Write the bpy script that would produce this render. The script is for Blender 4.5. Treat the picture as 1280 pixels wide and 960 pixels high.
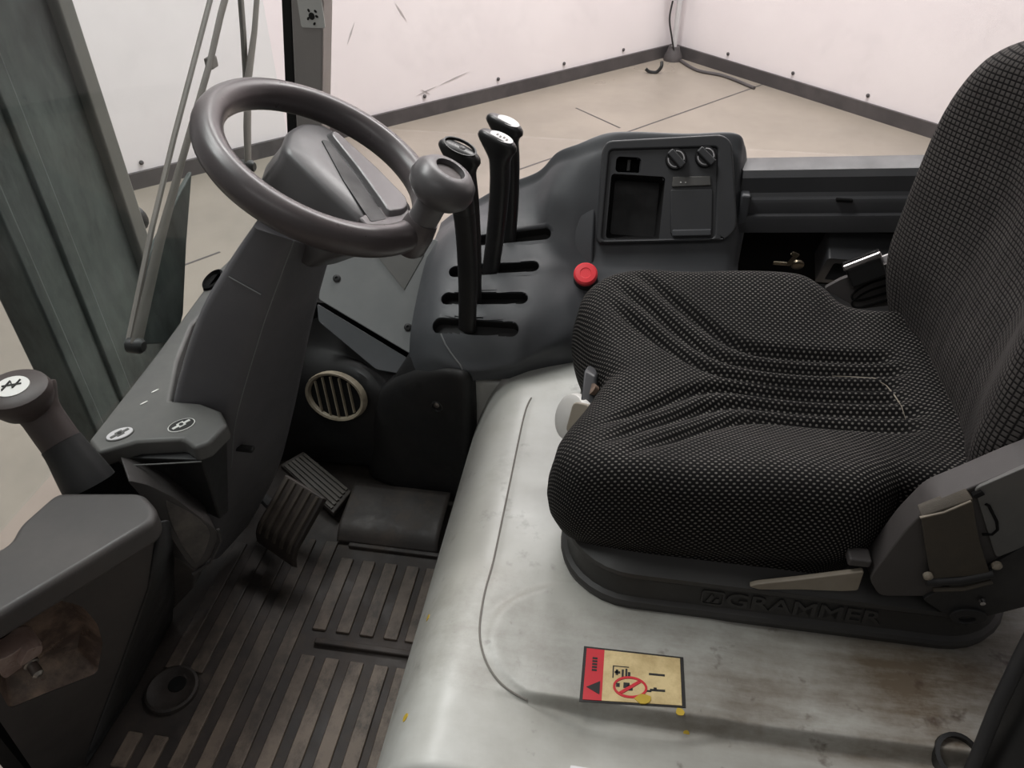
import bpy, bmesh, math, random
from mathutils import Vector, Matrix, noise
random.seed(7)
V = Vector
for o in list(bpy.data.objects): bpy.data.objects.remove(o, do_unlink=True)
scn = bpy.context.scene
COL = scn.collection

# ------------------------------------------------------------------ camera
FPX, PITCH, YAW = 960.0, math.radians(38), math.radians(8.8)
CAM = V((0, 0, 1.17))
_fh = V((-math.sin(YAW), math.cos(YAW), 0))
CR = V((math.cos(YAW), math.sin(YAW), 0))
CF = math.cos(PITCH)*_fh + V((0, 0, -math.sin(PITCH)))
CU = math.sin(PITCH)*_fh + V((0, 0, math.cos(PITCH)))
cd = bpy.data.cameras.new('camera'); cam = bpy.data.objects.new('camera', cd); COL.objects.link(cam)
cd.sensor_width = 36; cd.lens = 36*FPX/1280; cd.clip_start = 0.01; cd.clip_end = 100
cam.matrix_world = Matrix(((CR.x, CU.x, -CF.x, CAM.x), (CR.y, CU.y, -CF.y, CAM.y), (CR.z, CU.z, -CF.z, CAM.z), (0, 0, 0, 1)))
scn.camera = cam

# ------------------------------------------------------------------ light
w = bpy.data.worlds.new('world'); scn.world = w; w.use_nodes = True
w.node_tree.nodes['Background'].inputs[0].default_value = (1.0, 0.985, 0.97, 1)
w.node_tree.nodes['Background'].inputs[1].default_value = 0.15
def area(name, loc, target, size, power, col=(1, 0.975, 0.968)):
    l = bpy.data.lights.new(name, 'AREA'); l.shape = 'RECTANGLE'; l.size, l.size_y = size; l.energy = power; l.color = col
    o = bpy.data.objects.new(name, l); COL.objects.link(o); o.location = loc
    o.rotation_euler = (V(target)-V(loc)).to_track_quat('-Z', 'Y').to_euler(); return o
area('hall_lamp', (0.6, 4.3, 4.2), (0.6, 4.9, -0.5), (3.0, 0.8), 265)
area('hall_lamp', (-1.5, 1.5, 3.7), (-0.6, 1.0, 0.5), (2.4, 0.8), 110)
area('hall_lamp', (-0.2, -1.7, 3.4), (0.0, 0.6, 0.3), (2.4, 0.8), 10)
scn.view_settings.view_transform = 'Standard'; scn.view_settings.look = 'None'
scn.view_settings.exposure = 0.0; scn.view_settings.gamma = 1.0; scn.view_settings.use_curve_mapping = False

# ------------------------------------------------------------------ geometry helpers
def P(u, v, X=None, Y=None, Z=None, d=None, pl=None):
    D = CF + (u-640)/FPX*CR + (480-v)/FPX*CU
    if X is not None: t = X/D.x
    elif Y is not None: t = Y/D.y
    elif Z is not None: t = (Z-CAM.z)/D.z
    elif pl is not None: t = (pl[0]-CAM).dot(pl[1])/D.dot(pl[1])
    else: t = d
    return CAM + D*t
class Frame:
    def __init__(s, o, ex, ey):
        s.o = V(o); s.x = V(ex).normalized(); ey = V(ey); s.y = (ey - s.x*ey.dot(s.x)).normalized(); s.n = s.x.cross(s.y)
    def __call__(s, a, b, c=0): return s.o + s.x*a + s.y*b + s.n*c
    def px(s, u, v, c=0):
        q = P(u, v, pl=(s.o+s.n*c, s.n)) - s.o; return (q.dot(s.x), q.dot(s.y))
    def loc(s, p): q = V(p)-s.o; return (q.dot(s.x), q.dot(s.y), q.dot(s.n))
W3 = Frame((0, 0, 0), (1, 0, 0), (0, 1, 0))

def tag(o, label, cat, group=None, kind=None):
    if label: o['label'] = label
    if cat: o['category'] = cat
    if group: o['group'] = group
    if kind: o['kind'] = kind
    return o
def thing(name, loc, label, cat, group=None):
    o = bpy.data.objects.new(name, None); COL.objects.link(o); o.location = loc; o.empty_display_size = 0.02
    return tag(o, label, cat, group)
_world = {}
def mk(name, verts, faces, mat, parent=None, ang=40, bevel=0, seg=2, subd=0, uv=None, solid=0, flat=False, recalc=True):
    me = bpy.data.meshes.new(name); me.from_pydata([tuple(v) for v in verts], [], faces); me.validate()
    if recalc:
        bm = bmesh.new(); bm.from_mesh(me); bmesh.ops.recalc_face_normals(bm, faces=bm.faces); bm.to_mesh(me); bm.free()
    if uv is not None:
        l = me.uv_layers.new(name='UVMap')
        for lp in me.loops: l.data[lp.index].uv = uv[lp.vertex_index]
    if not flat:
        for p in me.polygons: p.use_smooth = True
        me.set_sharp_from_angle(angle=math.radians(ang))
    me.materials.append(mat)
    o = bpy.data.objects.new(name, me); COL.objects.link(o)
    if solid:
        m = o.modifiers.new('thick', 'SOLIDIFY'); m.thickness = solid; m.offset = -1
    if bevel:
        m = o.modifiers.new('bevel', 'BEVEL'); m.width = bevel; m.segments = seg; m.limit_method = 'ANGLE'; m.angle_limit = math.radians(35)
        m.harden_normals = True
        for p in me.polygons: p.use_smooth = True
    if subd:
        m = o.modifiers.new('sub', 'SUBSURF'); m.levels = subd; m.render_levels = subd
    if parent: put(o, parent)
    return o
def put(o, parent):
    o.parent = parent
    # only top-level empties are moved off the origin; their parts stay in world coordinates
    o.matrix_parent_inverse = Matrix.Translation(-parent.location)
    return o
def join(parts):
    vs, fs = [], []
    for v, f in parts:
        n = len(vs); vs += list(v); fs += [tuple(i+n for i in q) for q in f]
    return vs, fs
def boxg(c, s, fr=None):
    fr = fr or W3; x, y, z = (k/2 for k in s)
    c = V(c)
    L = [(sx*x+c.x, sy*y+c.y, sz*z+c.z) for sz in (-1, 1) for sx, sy in ((-1, -1), (1, -1), (1, 1), (-1, 1))]
    return [fr(*p) for p in L], [(3, 2, 1, 0), (4, 5, 6, 7), (0, 1, 5, 4), (1, 2, 6, 5), (2, 3, 7, 6), (3, 0, 4, 7)]
def prismg(poly, c0, c1, fr=None, scale1=1.0):
    fr = fr or W3; n = len(poly)
    cx = sum(p[0] for p in poly)/n; cy = sum(p[1] for p in poly)/n
    vs = [fr(p[0], p[1], c0) for p in poly] + [fr(cx+(p[0]-cx)*scale1, cy+(p[1]-cy)*scale1, c1) for p in poly]
    return vs, [tuple(range(n))[::-1], tuple(range(n, 2*n))] + [(i, (i+1) % n, n+(i+1) % n, n+i) for i in range(n)]
def loftg(rings, cap0=True, cap1=True, close=True):
    n = len(rings[0]); vs = [p for r in rings for p in r]; fs = []
    for i in range(len(rings)-1):
        for j in range(n if close else n-1):
            a, b = i*n+j, i*n+(j+1) % n; fs.append((a, b, b+n, a+n))
    if close and cap0: fs.append(tuple(range(n))[::-1])
    if close and cap1: fs.append(tuple(range((len(rings)-1)*n, len(rings)*n)))
    return vs, fs
def cr(pts, m, close=False):
    """Catmull-Rom through pts, m samples per span"""
    pts = [V(p) for p in pts]; n = len(pts); out = []
    for i in range(n if close else n-1):
        if close: p0, p1, p2, p3 = pts[(i-1) % n], pts[i], pts[(i+1) % n], pts[(i+2) % n]
        else: p0, p1, p2, p3 = pts[max(i-1, 0)], pts[i], pts[i+1], pts[min(i+2, n-1)]
        for k in range(m):
            t = k/m
            out.append(0.5*((2*p1)+(p2-p0)*t+(2*p0-5*p1+4*p2-p3)*t*t+(3*p1-p0-3*p2+p3)*t**3))
    if not close: out.append(pts[-1])
    return out
def tubeg(path, r, n=12, cap=True, ry=None, up=(0, 0, 1)):
    path = [V(p) for p in path]; rings = []; prev = None
    for i, p in enumerate(path):
        t = (path[min(i+1, len(path)-1)]-path[max(i-1, 0)]).normalized()
        if prev is None:
            a = V(up); a = a-t*a.dot(t)
            if a.length < 1e-3: a = V((1, 0, 0))-t*t.x
        else: a = prev-t*prev.dot(t)
        a.normalize(); prev = a; b = t.cross(a)
        rr = r[i] if isinstance(r, (list, tuple)) else r
        r2 = rr if ry is None else (ry[i] if isinstance(ry, (list, tuple)) else ry)
        rings.append([p+a*(rr*math.cos(2*math.pi*k/n))+b*(r2*math.sin(2*math.pi*k/n)) for k in range(n)])
    return loftg(rings, cap, cap)
def latheg(prof, fr, n=32, sx=1, sy=1, close=False):
    """prof: (radius, height) list in frame (a,b plane, n axis)"""
    rings = [[fr(r*sx*math.cos(2*math.pi*k/n), r*sy*math.sin(2*math.pi*k/n), h) for k in range(n)] for r, h in prof]
    if close: rings.append(rings[0])
    return loftg(rings, not close, not close)
def surfg(rows, mu, mv):
    R_ = [cr(r, mu) for r in rows]; cols = list(zip(*R_)); C_ = [cr(c, mv) for c in cols]
    nu, nv = len(C_), len(C_[0])
    vs = [C_[i][j] for j in range(nv) for i in range(nu)]
    return vs, [(j*nu+i, j*nu+i+1, (j+1)*nu+i+1, (j+1)*nu+i) for j in range(nv-1) for i in range(nu-1)]
def ell(cx, cy, rx, ry, n=32, rot=0):
    c, s = math.cos(rot), math.sin(rot)
    return [(cx+rx*math.cos(a)*c-ry*math.sin(a)*s, cy+rx*math.cos(a)*s+ry*math.sin(a)*c) for a in (2*math.pi*k/n for k in range(n))]
def rrect(x0, y0, x1, y1, r, n=5):
    out = []
    for cx, cy, a0 in ((x1-r, y1-r, 0), (x0+r, y1-r, 90), (x0+r, y0+r, 180), (x1-r, y0+r, 270)):
        for k in range(n+1):
            a = math.radians(a0+90*k/n); out.append((cx+r*math.cos(a), cy+r*math.sin(a)))
    return out
def rpoly(pts, r, n=4):
    """round the corners of a 2-D polygon"""
    out = []; m = len(pts)
    for i in range(m):
        p0, p1, p2 = V(pts[i-1]).to_2d(), V(pts[i]).to_2d(), V(pts[(i+1) % m]).to_2d()
        rr = r[i] if isinstance(r, (list, tuple)) else r
        a = p1+(p0-p1).normalized()*min(rr, (p0-p1).length*.45); b = p1+(p2-p1).normalized()*min(rr, (p2-p1).length*.45)
        for k in range(n+1):
            t = k/n; q = a*(1-t)**2+p1*2*t*(1-t)+b*t*t; out.append((q.x, q.y))
    return out
def stadium(x0, x1, y, r, n=8):
    out = []
    for k in range(n+1): a = -math.pi/2+math.pi*k/n; out.append((x1-r+r*math.cos(a), y+r*math.sin(a)))
    for k in range(n+1): a = math.pi/2+math.pi*k/n; out.append((x0+r+r*math.cos(a), y+r*math.sin(a)))
    return out
def inpoly(p, poly):
    x, y = p; r = False; j = len(poly)-1
    for i in range(len(poly)):
        xi, yi = poly[i]; xj, yj = poly[j]
        if (yi > y) != (yj > y) and x < (xj-xi)*(y-yi)/(yj-yi)+xi: r = not r
        j = i
    return r
def plateg(outer, holes, c0, c1, fr):
    """flat plate with real holes"""
    bm = bmesh.new(); loops = []
    for lp in [outer]+list(holes):
        vs = [bm.verts.new((p[0], p[1], 0)) for p in lp]; loops.append(vs)
        for i in range(len(vs)): bm.edges.new((vs[i], vs[(i+1) % len(vs)]))
    bmesh.ops.triangle_fill(bm, use_beauty=True, use_dissolve=False, edges=bm.edges[:])
    bm.verts.index_update(); n = len(bm.verts)
    flat = [(v.co.x, v.co.y) for v in bm.verts]; F_ = [tuple(v.index for v in f.verts) for f in bm.faces]
    L_ = [[v.index for v in lp] for lp in loops]; bm.free()
    vs = [fr(a, b, c1) for a, b in flat]+[fr(a, b, c0) for a, b in flat]
    fs = F_+[tuple(i+n for i in f[::-1]) for f in F_]
    for lp in L_:
        for i in range(len(lp)): a, b = lp[i], lp[(i+1) % len(lp)]; fs.append((a, b, b+n, a+n))
    return vs, fs
def pocketg(poly, c1, c0, fr, scale=0.92):
    n = len(poly); cx = sum(p[0] for p in poly)/n; cy = sum(p[1] for p in poly)/n
    vs = [fr(a, b, c1) for a, b in poly]+[fr(cx+(a-cx)*scale, cy+(b-cy)*scale, c0) for a, b in poly]
    return vs, [(i, (i+1) % n, n+(i+1) % n, n+i) for i in range(n)]+[tuple(range(n, 2*n))]
def textg(s, size, fr, depth=0.001, bold=0.0):
    c = bpy.data.curves.new('t', 'FONT'); c.body = s; c.size = size; c.align_x = 'CENTER'; c.align_y = 'CENTER'; c.extrude = depth; c.offset = bold; c.resolution_u = 3
    o = bpy.data.objects.new('t', c); COL.objects.link(o); dg = bpy.context.evaluated_depsgraph_get()
    me = bpy.data.meshes.new_from_object(o.evaluated_get(dg))
    g = ([fr(*v.co) for v in me.vertices], [tuple(p.vertices) for p in me.polygons])
    bpy.data.objects.remove(o); bpy.data.curves.remove(c); bpy.data.meshes.remove(me); return g
def sm(a, b, x):
    t = max(0, min(1, (x-a)/(b-a))); return t*t*(3-2*t)

# ------------------------------------------------------------------ materials
def lin(c):
    return tuple(((x/255)/12.92 if x/255 <= .04045 else ((x/255+.055)/1.055)**2.4) for x in c)+(1,)
class NT:
    def __init__(s, name):
        s.m = bpy.data.materials.new(name); s.m.use_nodes = True; s.t = s.m.node_tree; s.b = s.t.nodes['Principled BSDF']
    def n(s, k, **kw):
        nd = s.t.nodes.new(k)
        for a, v in kw.items():
            if a in nd.inputs.keys() if isinstance(a, str) else False: nd.inputs[a].default_value = v
            else: setattr(nd, a, v)
        return nd
    def l(s, a, b): s.t.links.new(a, b)
    def coord(s, which='Object'): return s.n('ShaderNodeTexCoord').outputs[which]
    def noise(s, vec, scale, detail=4, rough=.6, stretch=None):
        nd = s.n('ShaderNodeTexNoise'); nd.inputs['Scale'].default_value = scale; nd.inputs['Detail'].default_value = detail; nd.inputs['Roughness'].default_value = rough
        if stretch:
            mp = s.n('ShaderNodeMapping'); mp.inputs['Scale'].default_value = stretch; s.l(vec, mp.inputs[0]); vec = mp.outputs[0]
        s.l(vec, nd.inputs['Vector']); return nd.outputs[0]
    def ramp(s, fac, stops):
        r = s.n('ShaderNodeValToRGB'); e = r.color_ramp.elements
        e[0].position, e[0].color = stops[0]; e[1].position, e[1].color = stops[-1]
        for p, c in stops[1:-1]: q = e.new(p); q.color = c
        s.l(fac, r.inputs[0]); return r.outputs[0]
    def rng(s, fac, a, b, c=0, d=1):
        r = s.n('ShaderNodeMapRange'); r.inputs[1].default_value = a; r.inputs[2].default_value = b; r.inputs[3].default_value = c; r.inputs[4].default_value = d
        s.l(fac, r.inputs[0]); return r.outputs[0]
    def mix(s, fac, a, b):
        m = s.n('ShaderNodeMix', data_type='RGBA')
        if hasattr(fac, 'links') or hasattr(fac, 'is_linked'): s.l(fac, m.inputs[0])
        else: m.inputs[0].default_value = fac
        for k, q in ((6, a), (7, b)):
            if isinstance(q, tuple): m.inputs[k].default_value = q
            else: s.l(q, m.inputs[k])
        return m.outputs[2]
    def math(s, op, a, b=None):
        m = s.n('ShaderNodeMath', operation=op)
        for k, q in ((0, a), (1, b)):
            if q is None: continue
            if isinstance(q, (int, float)): m.inputs[k].default_value = q
            else: s.l(q, m.inputs[k])
        return m.outputs[0]
    def bump(s, h, strength=.2, dist=.001):
        b = s.n('ShaderNodeBump'); b.inputs['Strength'].default_value = strength; b.inputs['Distance'].default_value = dist; s.l(h, b.inputs['Height']); s.l(b.outputs[0], s.b.inputs['Normal'])
    def base(s, c):
        if isinstance(c, tuple): s.b.inputs['Base Color'].default_value = c
        else: s.l(c, s.b.inputs['Base Color'])
    def rough(s, c):
        if isinstance(c, (int, float)): s.b.inputs['Roughness'].default_value = c
        else: s.l(c, s.b.inputs['Roughness'])
def plastic(name, col, r0=.4, r1=.6, wear=None, wearamt=.5, grain=.15, spec=.5, wscale=7):
    k = NT(name); co = k.coord(); a = k.noise(co, wscale, 5, .65)
    c0 = lin(col); c1 = lin(wear) if wear else tuple(x*1.35 for x in c0[:3])+(1,)
    k.base(k.mix(k.rng(a, .42, .72, 0, wearamt), c0, c1))
    k.rough(k.rng(k.noise(co, 16, 5, .7), .3, .7, r0, r1))
    k.b.inputs['Specular IOR Level'].default_value = spec
    if grain: k.bump(k.noise(co, 900, 2, .5), grain, .0004)
    return k.m
def plain(name, col, rough=.5, metal=0, emit=0):
    k = NT(name); k.base(k.mix(k.rng(k.noise(k.coord(), 40, 3), .35, .7, 0, .25), lin(col), tuple(x*.7 for x in lin(col)[:3])+(1,))); k.rough(rough); k.b.inputs['Metallic'].default_value = metal
    return k.m
M = {}
M['console'] = plastic('console_plastic', (70, 72, 75), .42, .58, (86, 87, 89), .5)
M['panel'] = plastic('panel_plastic', (58, 59, 61), .42, .58, (70, 70, 72), .5)
M['black'] = plastic('black_plastic', (30, 30, 31), .45, .7, (48, 45, 42), .5)
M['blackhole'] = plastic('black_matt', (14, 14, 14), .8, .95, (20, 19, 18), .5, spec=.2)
M['wheel'] = plastic('wheel_rubber', (76, 71, 72), .25, .40, (92, 84, 84), .8, .1)
M['hub'] = plastic('hub_plastic', (84, 82, 83), .28, .45, (96, 94, 94), .5, .1)
M['lens'] = plastic('lens_plastic', (100, 98, 99), .12, .25, (112, 110, 110), .5, .03)
M['column'] = plastic('column_plastic', (90, 89, 92), .38, .55, (104, 102, 104), .6)
M['dash'] = plastic('dash_panel', (118, 120, 120), .5, .65, (134, 135, 133), .6)
M['casing'] = plastic('casing_plastic', (64, 61, 60), .4, .6, (80, 75, 72), .6)
M['cover'] = plastic('cover_plastic', (88, 88, 86), .42, .6, (110, 108, 104), .6)
M['grip'] = plastic('lever_grip', (36, 36, 37), .3, .45, (52, 50, 50), .5, .05)
M['handle'] = plastic('handle_rubber', (62, 54, 53), .45, .6, (80, 70, 66), .6)
M['red'] = plain('red_plastic', (238, 66, 74), .35)
M['chrome'] = plain('chrome', (225, 222, 222), .15, 1)
M['steel'] = plain('steel', (160, 155, 150), .35, 1)
M['rust'] = plastic('greasy_metal', (80, 66, 59), .22, .5, (152, 130, 114), 1, .3, wscale=25)
M['wornface'] = plastic('worn_face', (74, 70, 68), .35, .6, (112, 106, 100), .9, .2, wscale=22)
M['silver'] = plain('silver_label', (205, 203, 204), .35)
M['print'] = plain('black_print', (30, 28, 27), .6)
M['whiteprint'] = plain('white_print', (225, 224, 220), .5)
M['cream'] = plastic('cream_plastic', (138, 130, 116), .4, .6, (100, 90, 76), .8)
M['white'] = plastic('white_plastic', (205, 204, 200), .35, .55, (180, 174, 164), .5)
M['strap'] = plastic('strap_webbing', (62, 57, 49), .6, .8, (80, 71, 58), .8, .5)
M['bracket'] = plastic('bracket_plastic', (64, 61, 60), .42, .6, (52, 49, 48), .6)
M['seatbase'] = plastic('seat_base_rubber', (44, 43, 42), .45, .65, (60, 58, 55), .5)
M['rubber'] = plastic('rubber_black', (20, 20, 20), .4, .6, (34, 32, 31), .5)
M['pillar'] = plastic('pillar_paint', (166, 160, 157), .4, .55, (178, 172, 168), .5)
M['taupe'] = plastic('wiper_paint', (128, 122, 116), .45, .6, (112, 106, 102), .5)
M['ventring'] = plastic('vent_ring', (150, 140, 122), .45, .6, (112, 100, 84), .9, .1, wscale=30)
M['yellow'] = plain('yellow_paint', (190, 160, 50), .6)
M['stickerred'] = plain('sticker_red', (200, 32, 45), .5)
M['rail'] = plastic('rail_plastic', (52, 53, 55), .42, .58, (64, 64, 66), .5)
M['latch'] = plastic('latch_metal', (142, 122, 114), .2, .4, (176, 158, 148), .9, .2, wscale=30)
M['scuff'] = plain('wall_scuff', (186, 180, 180), .6)
M['brass'] = plain('brass_key', (120, 112, 96), .3, 1)

def hood_mat():
    k = NT('engine_cover_paint'); co = k.coord()
    a = k.noise(co, 2.6, 6, .65); b = k.noise(co, 9, 8, .75); c = k.noise(co, 60, 4, .7, (1, .25, 1)); d = k.noise(co, 5, 6, .7, (.45, 2.2, 1))
    base = k.mix(k.rng(a, .4, .65), lin((186, 187, 182)), lin((166, 165, 158)))
    # grime: collects toward the walked-on rear lower corner of the cover (boots and grease), with blotchy edges
    sx = k.n('ShaderNodeSeparateXYZ'); k.l(co, sx.inputs[0])
    g = k.math('ADD', k.rng(sx.outputs[0], -.06, .36, 0, .62), k.rng(sx.outputs[1], .68, .52, 0, .30))
    g = k.math('MULTIPLY', g, k.rng(d, .32, .72, .35, 1.35))
    g2 = k.math('MULTIPLY', k.rng(k.math('ADD', g, k.rng(b, .3, .75, -.22, .22)), .08, .85), k.rng(sx.outputs[1], .452, .468, .4, 1))
    col = k.mix(k.math('MULTIPLY', g2, .95), base, lin((88, 75, 59)))
    sp = k.rng(k.noise(co, 24, 4, .6), .62, .72)
    col = k.mix(k.math('MULTIPLY', sp, k.rng(g, .1, .5, .3, .85)), col, lin((66, 52, 42)))
    sc = k.rng(c, .70, .76); col = k.mix(k.math('MULTIPLY', sc, .45), col, lin((82, 78, 72)))
    k.base(col); k.rough(k.rng(b, .3, .7, .32, .5)); k.bump(c, .08, .001); return k.m
M['hood'] = hood_mat()
M['seam'] = plain('seam_dirt', (120, 116, 110), .7)
def mat_mat():
    k = NT('floor_mat_rubber'); co = k.coord(); a = k.noise(co, 5, 6, .7); b = k.noise(co, 22, 6, .75)
    c = k.mix(k.rng(a, .38, .68), lin((36, 32, 30)), lin((60, 52, 47))); c = k.mix(k.rng(b, .52, .75, 0, .6), c, lin((80, 70, 62)))
    k.base(c); k.rough(k.rng(b, .3, .7, .5, .8)); k.bump(b, .3, .002); return k.m
M['mat'] = mat_mat()
def rib_mat():
    k = NT('worn_rib_rubber'); co = k.coord(); a = k.noise(co, 3.6, 6, .75); b = k.noise(co, 17, 8, .82, (1, .6, 1))
    sx = k.n('ShaderNodeSeparateXYZ'); k.l(co, sx.inputs[0])
    wr_ = k.math('ADD', k.math('ADD', k.rng(sx.outputs[1], .9, .5, 0, .22), k.rng(sx.outputs[0], -.62, -.35, 0, .16)), a)   # boots wear the ribs near the door and the engine cover
    c = k.mix(k.rng(wr_, .52, .82), lin((44, 39, 36)), lin((108, 96, 85))); c = k.mix(k.rng(b, .46, .62, 0, .85), c, lin((48, 42, 38)))
    k.base(c); k.rough(.6); k.bump(b, .3, .002); return k.m
M['rib'] = rib_mat()
M['pedalrib'] = plastic('pedal_rib', (66, 60, 54), .5, .7, (84, 76, 68), .7)
def fabric(name, sx, sy, dots, back=(26, 25, 24), dot=(118, 115, 110), worn=True):
    k = NT(name); uv = k.coord('UV'); sp = k.n('ShaderNodeSeparateXYZ'); k.l(uv, sp.inputs[0])
    x = k.math('MULTIPLY', sp.outputs[0], 1/sx); y = k.math('MULTIPLY', sp.outputs[1], 1/sy)
    if dots:   # staggered dots
        row = k.math('FLOOR', y); off = k.math('MULTIPLY', k.math('MODULO', k.math('ABSOLUTE', row), 2.0), .5); x = k.math('ADD', x, off)
    fx = k.math('SUBTRACT', k.math('FRACT', x), .5); fy = k.math('SUBTRACT', k.math('FRACT', y), .5)
    if dots: d = k.math('SQRT', k.math('ADD', k.math('MULTIPLY', k.math('MULTIPLY', fx, fx), 2.0), k.math('MULTIPLY', fy, fy)))
    else: d = k.math('MAXIMUM', k.math('ABSOLUTE', fx), k.math('ABSOLUTE', fy))
    mask = k.rng(d, .36 if dots else .45, .20 if dots else .28)
    n = k.noise(uv, 9, 4, .6); dd = k.rng(n, .3, .7, .55, 1.1); mask = k.math('MULTIPLY', mask, dd)
    k.base(k.mix(mask, lin(back), lin(dot))); k.rough(.82); k.b.inputs['Specular IOR Level'].default_value = .12
    k.bump(mask, .55, .0012); return k.m
M['fabric'] = fabric('seat_fabric', .0080, .0040, True, (15, 14, 14), (104, 101, 97))
M['fabric2'] = fabric('backrest_fabric', .0064, .0064, False, (24, 23, 23), (82, 79, 77))
def wall_mat():
    k = NT('white_wall_panel'); co = k.coord(); a = k.noise(co, .8, 5, .6); b = k.noise(co, 3, 6, .7, (1, 1, .3))
    c = k.mix(k.rng(a, .35, .7), lin((246, 240, 241)), lin((236, 229, 231))); c = k.mix(k.rng(b, .66, .85, 0, .5), c, lin((208, 201, 203)))
    k.base(c); k.rough(.45); return k.m
M['wall'] = wall_mat()
def floor_mat():
    k = NT('concrete_floor'); co = k.coord(); a = k.noise(co, .9, 6, .6); b = k.noise(co, 6, 6, .7)
    c = k.mix(k.rng(a, .35, .68), lin((146, 137, 126)), lin((126, 119, 110))); c = k.mix(k.rng(b, .55, .8, 0, .5), c, lin((124, 116, 106)))
    k.base(c); k.rough(k.rng(a, .3, .7, .25, .5)); k.bump(b, .05, .002); return k.m
M['concrete'] = floor_mat()
M['skirt'] = plastic('dark_skirting', (70, 66, 67), .5, .7, (92, 87, 87), .7)
def mast_mat():
    k = NT('mast_steel'); co = k.coord(); a = k.noise(co, 3.2, 7, .7, (1.6, 1.6, .6)); b = k.noise(co, 11, 7, .8, (1.5, 1.8, .45))
    c = k.mix(k.rng(a, .36, .66), lin((26, 31, 31)), lin((84, 94, 90))); c = k.mix(k.rng(b, .55, .78, 0, .6), c, lin((108, 115, 111)))
    k.base(c); k.rough(k.rng(b, .3, .7, .4, .65)); return k.m
M['mast'] = mast_mat()
M['mastbrown'] = plastic('mast_flange', (104, 104, 98), .45, .6, (92, 94, 90), .6)
def glass(name, tint, refl=.06):
    k = NT(name); t = k.t; t.nodes.remove(k.b); out = t.nodes['Material Output']
    tr = k.n('ShaderNodeBsdfTransparent'); tr.inputs[0].default_value = tint
    gl = k.n('ShaderNodeBsdfGlossy'); gl.inputs['Roughness'].default_value = .02
    df = k.n('ShaderNodeBsdfDiffuse'); df.inputs[0].default_value = (.8, .8, .8, 1)
    lw = k.n('ShaderNodeLayerWeight'); lw.inputs[0].default_value = .5; frv = k.math('ADD', k.math('MULTIPLY', k.math('POWER', lw.outputs['Facing'], 5.0), .35), .012)
    m1 = k.n('ShaderNodeMixShader'); k.l(frv, m1.inputs[0]); k.l(tr.outputs[0], m1.inputs[1]); k.l(gl.outputs[0], m1.inputs[2])
    m2 = k.n('ShaderNodeMixShader'); co = k.coord(); d = k.rng(k.noise(co, 9, 7, .75), .52, .85, .004, refl)
    k.l(d, m2.inputs[0]); k.l(m1.outputs[0], m2.inputs[1]); k.l(df.outputs[0], m2.inputs[2]); k.l(m2.outputs[0], out.inputs[0]); return k.m
M['glassgreen'] = glass('windshield_glass', (.962, .995, .988, 1), .05)
M['glass'] = glass('side_glass', (.985, .985, .98, 1), .05)
def sticker_mat():
    k = NT('sticker_paper'); co = k.coord(); a = k.noise(co, 30, 6, .7); c = k.mix(k.rng(a, .4, .7), lin((214, 192, 142)), lin((176, 152, 104))); k.base(c); k.rough(.55); return k.m
M['paper'] = sticker_mat()

# ================================================================== THE HALL
GZ = -0.5
BH = .085
c0 = P(842, 54, Z=GZ+BH); c0.z = GZ
dl = P(172, 214, Z=GZ+BH)-c0; dl.z = 0; dl.normalize()
dr = P(1174, 155, Z=GZ+BH)-c0; dr.z = 0; dr.normalize()
v, f = boxg((0, 2, GZ-.05), (24, 24, .1)); fl = mk('floor', v, f, M['concrete'], flat=True)
tag(fl, 'pale beige concrete hall floor around the vehicle', 'floor', kind='structure')
def wallbox(name, d, lab):
    n = V((-d.y, d.x, 0));  n = n if n.dot(CAM-c0) < 0 else -n
    a = c0-d*.16; b = c0+d*11
    vs = [a, b, b+n*.15, a+n*.15]; vs = [p.copy() for p in vs]+[p+V((0, 0, 5.2)) for p in vs]
    w_ = mk(name, vs, [(3, 2, 1, 0), (4, 5, 6, 7), (0, 1, 5, 4), (1, 2, 6, 5), (2, 3, 7, 6), (3, 0, 4, 7)], M['wall'], flat=True)
    tag(w_, lab, 'wall', kind='structure'); return w_, -n
wl, nl = wallbox('wall_left', dl, 'white panelled hall wall running left from the corner')
wr, nr = wallbox('wall_right', dr, 'white panelled hall wall running right from the corner')
for nm, d, n, wobj, side in (('baseboard_left', dl, nl, wl, 'left'), ('baseboard_right', dr, nr, wr, 'right')):
    a = c0+n*.002; b = c0+d*11+n*.002; vs = [a, b, b+n*.02, a+n*.02]; vs = [p.copy() for p in vs]+[p+V((0, 0, .085)) for p in vs]
    bb = mk(nm, vs, [(3, 2, 1, 0), (4, 5, 6, 7), (0, 1, 5, 4), (1, 2, 6, 5), (2, 3, 7, 6), (3, 0, 4, 7)], M['skirt'], flat=True)
    tag(bb, 'dark skirting strip along the foot of the %s hall wall' % side, 'baseboard', kind='structure')
    for i in range(7):
        fr = Frame(c0+d*(.55+i*.58)+V((0, 0, .125))+n*.001, d, (0, 0, 1)); fr.n = n
        v, f = latheg([(.012, 0), (.012, .006), (.006, .011)], fr, 8); mk('bolt', v, f, M['skirt'], wobj)
wlf = Frame(c0+nl*.001, dl, (0, 0, 1)); wlf.n = nl
for q in (((443, 28), (434, 56)), ((494, 4), (508, 26)), ((520, 120), (545, 108)), ((550, 106), (585, 90)), ((526, 112), (538, 118))):
    a, b = V(wlf.px(*q[0])), V(wlf.px(*q[1])); e = (b-a).normalized()*1; p = V((-e.y, e.x))*.005
    m_ = (a+b)/2
    pp = [a, m_+p, b, m_-p]; v, f = prismg([(z.x, z.y) for z in pp], 0, .0012, wlf); mk('scuff_mark', v, f, M['scuff'], wl, flat=True)
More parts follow.
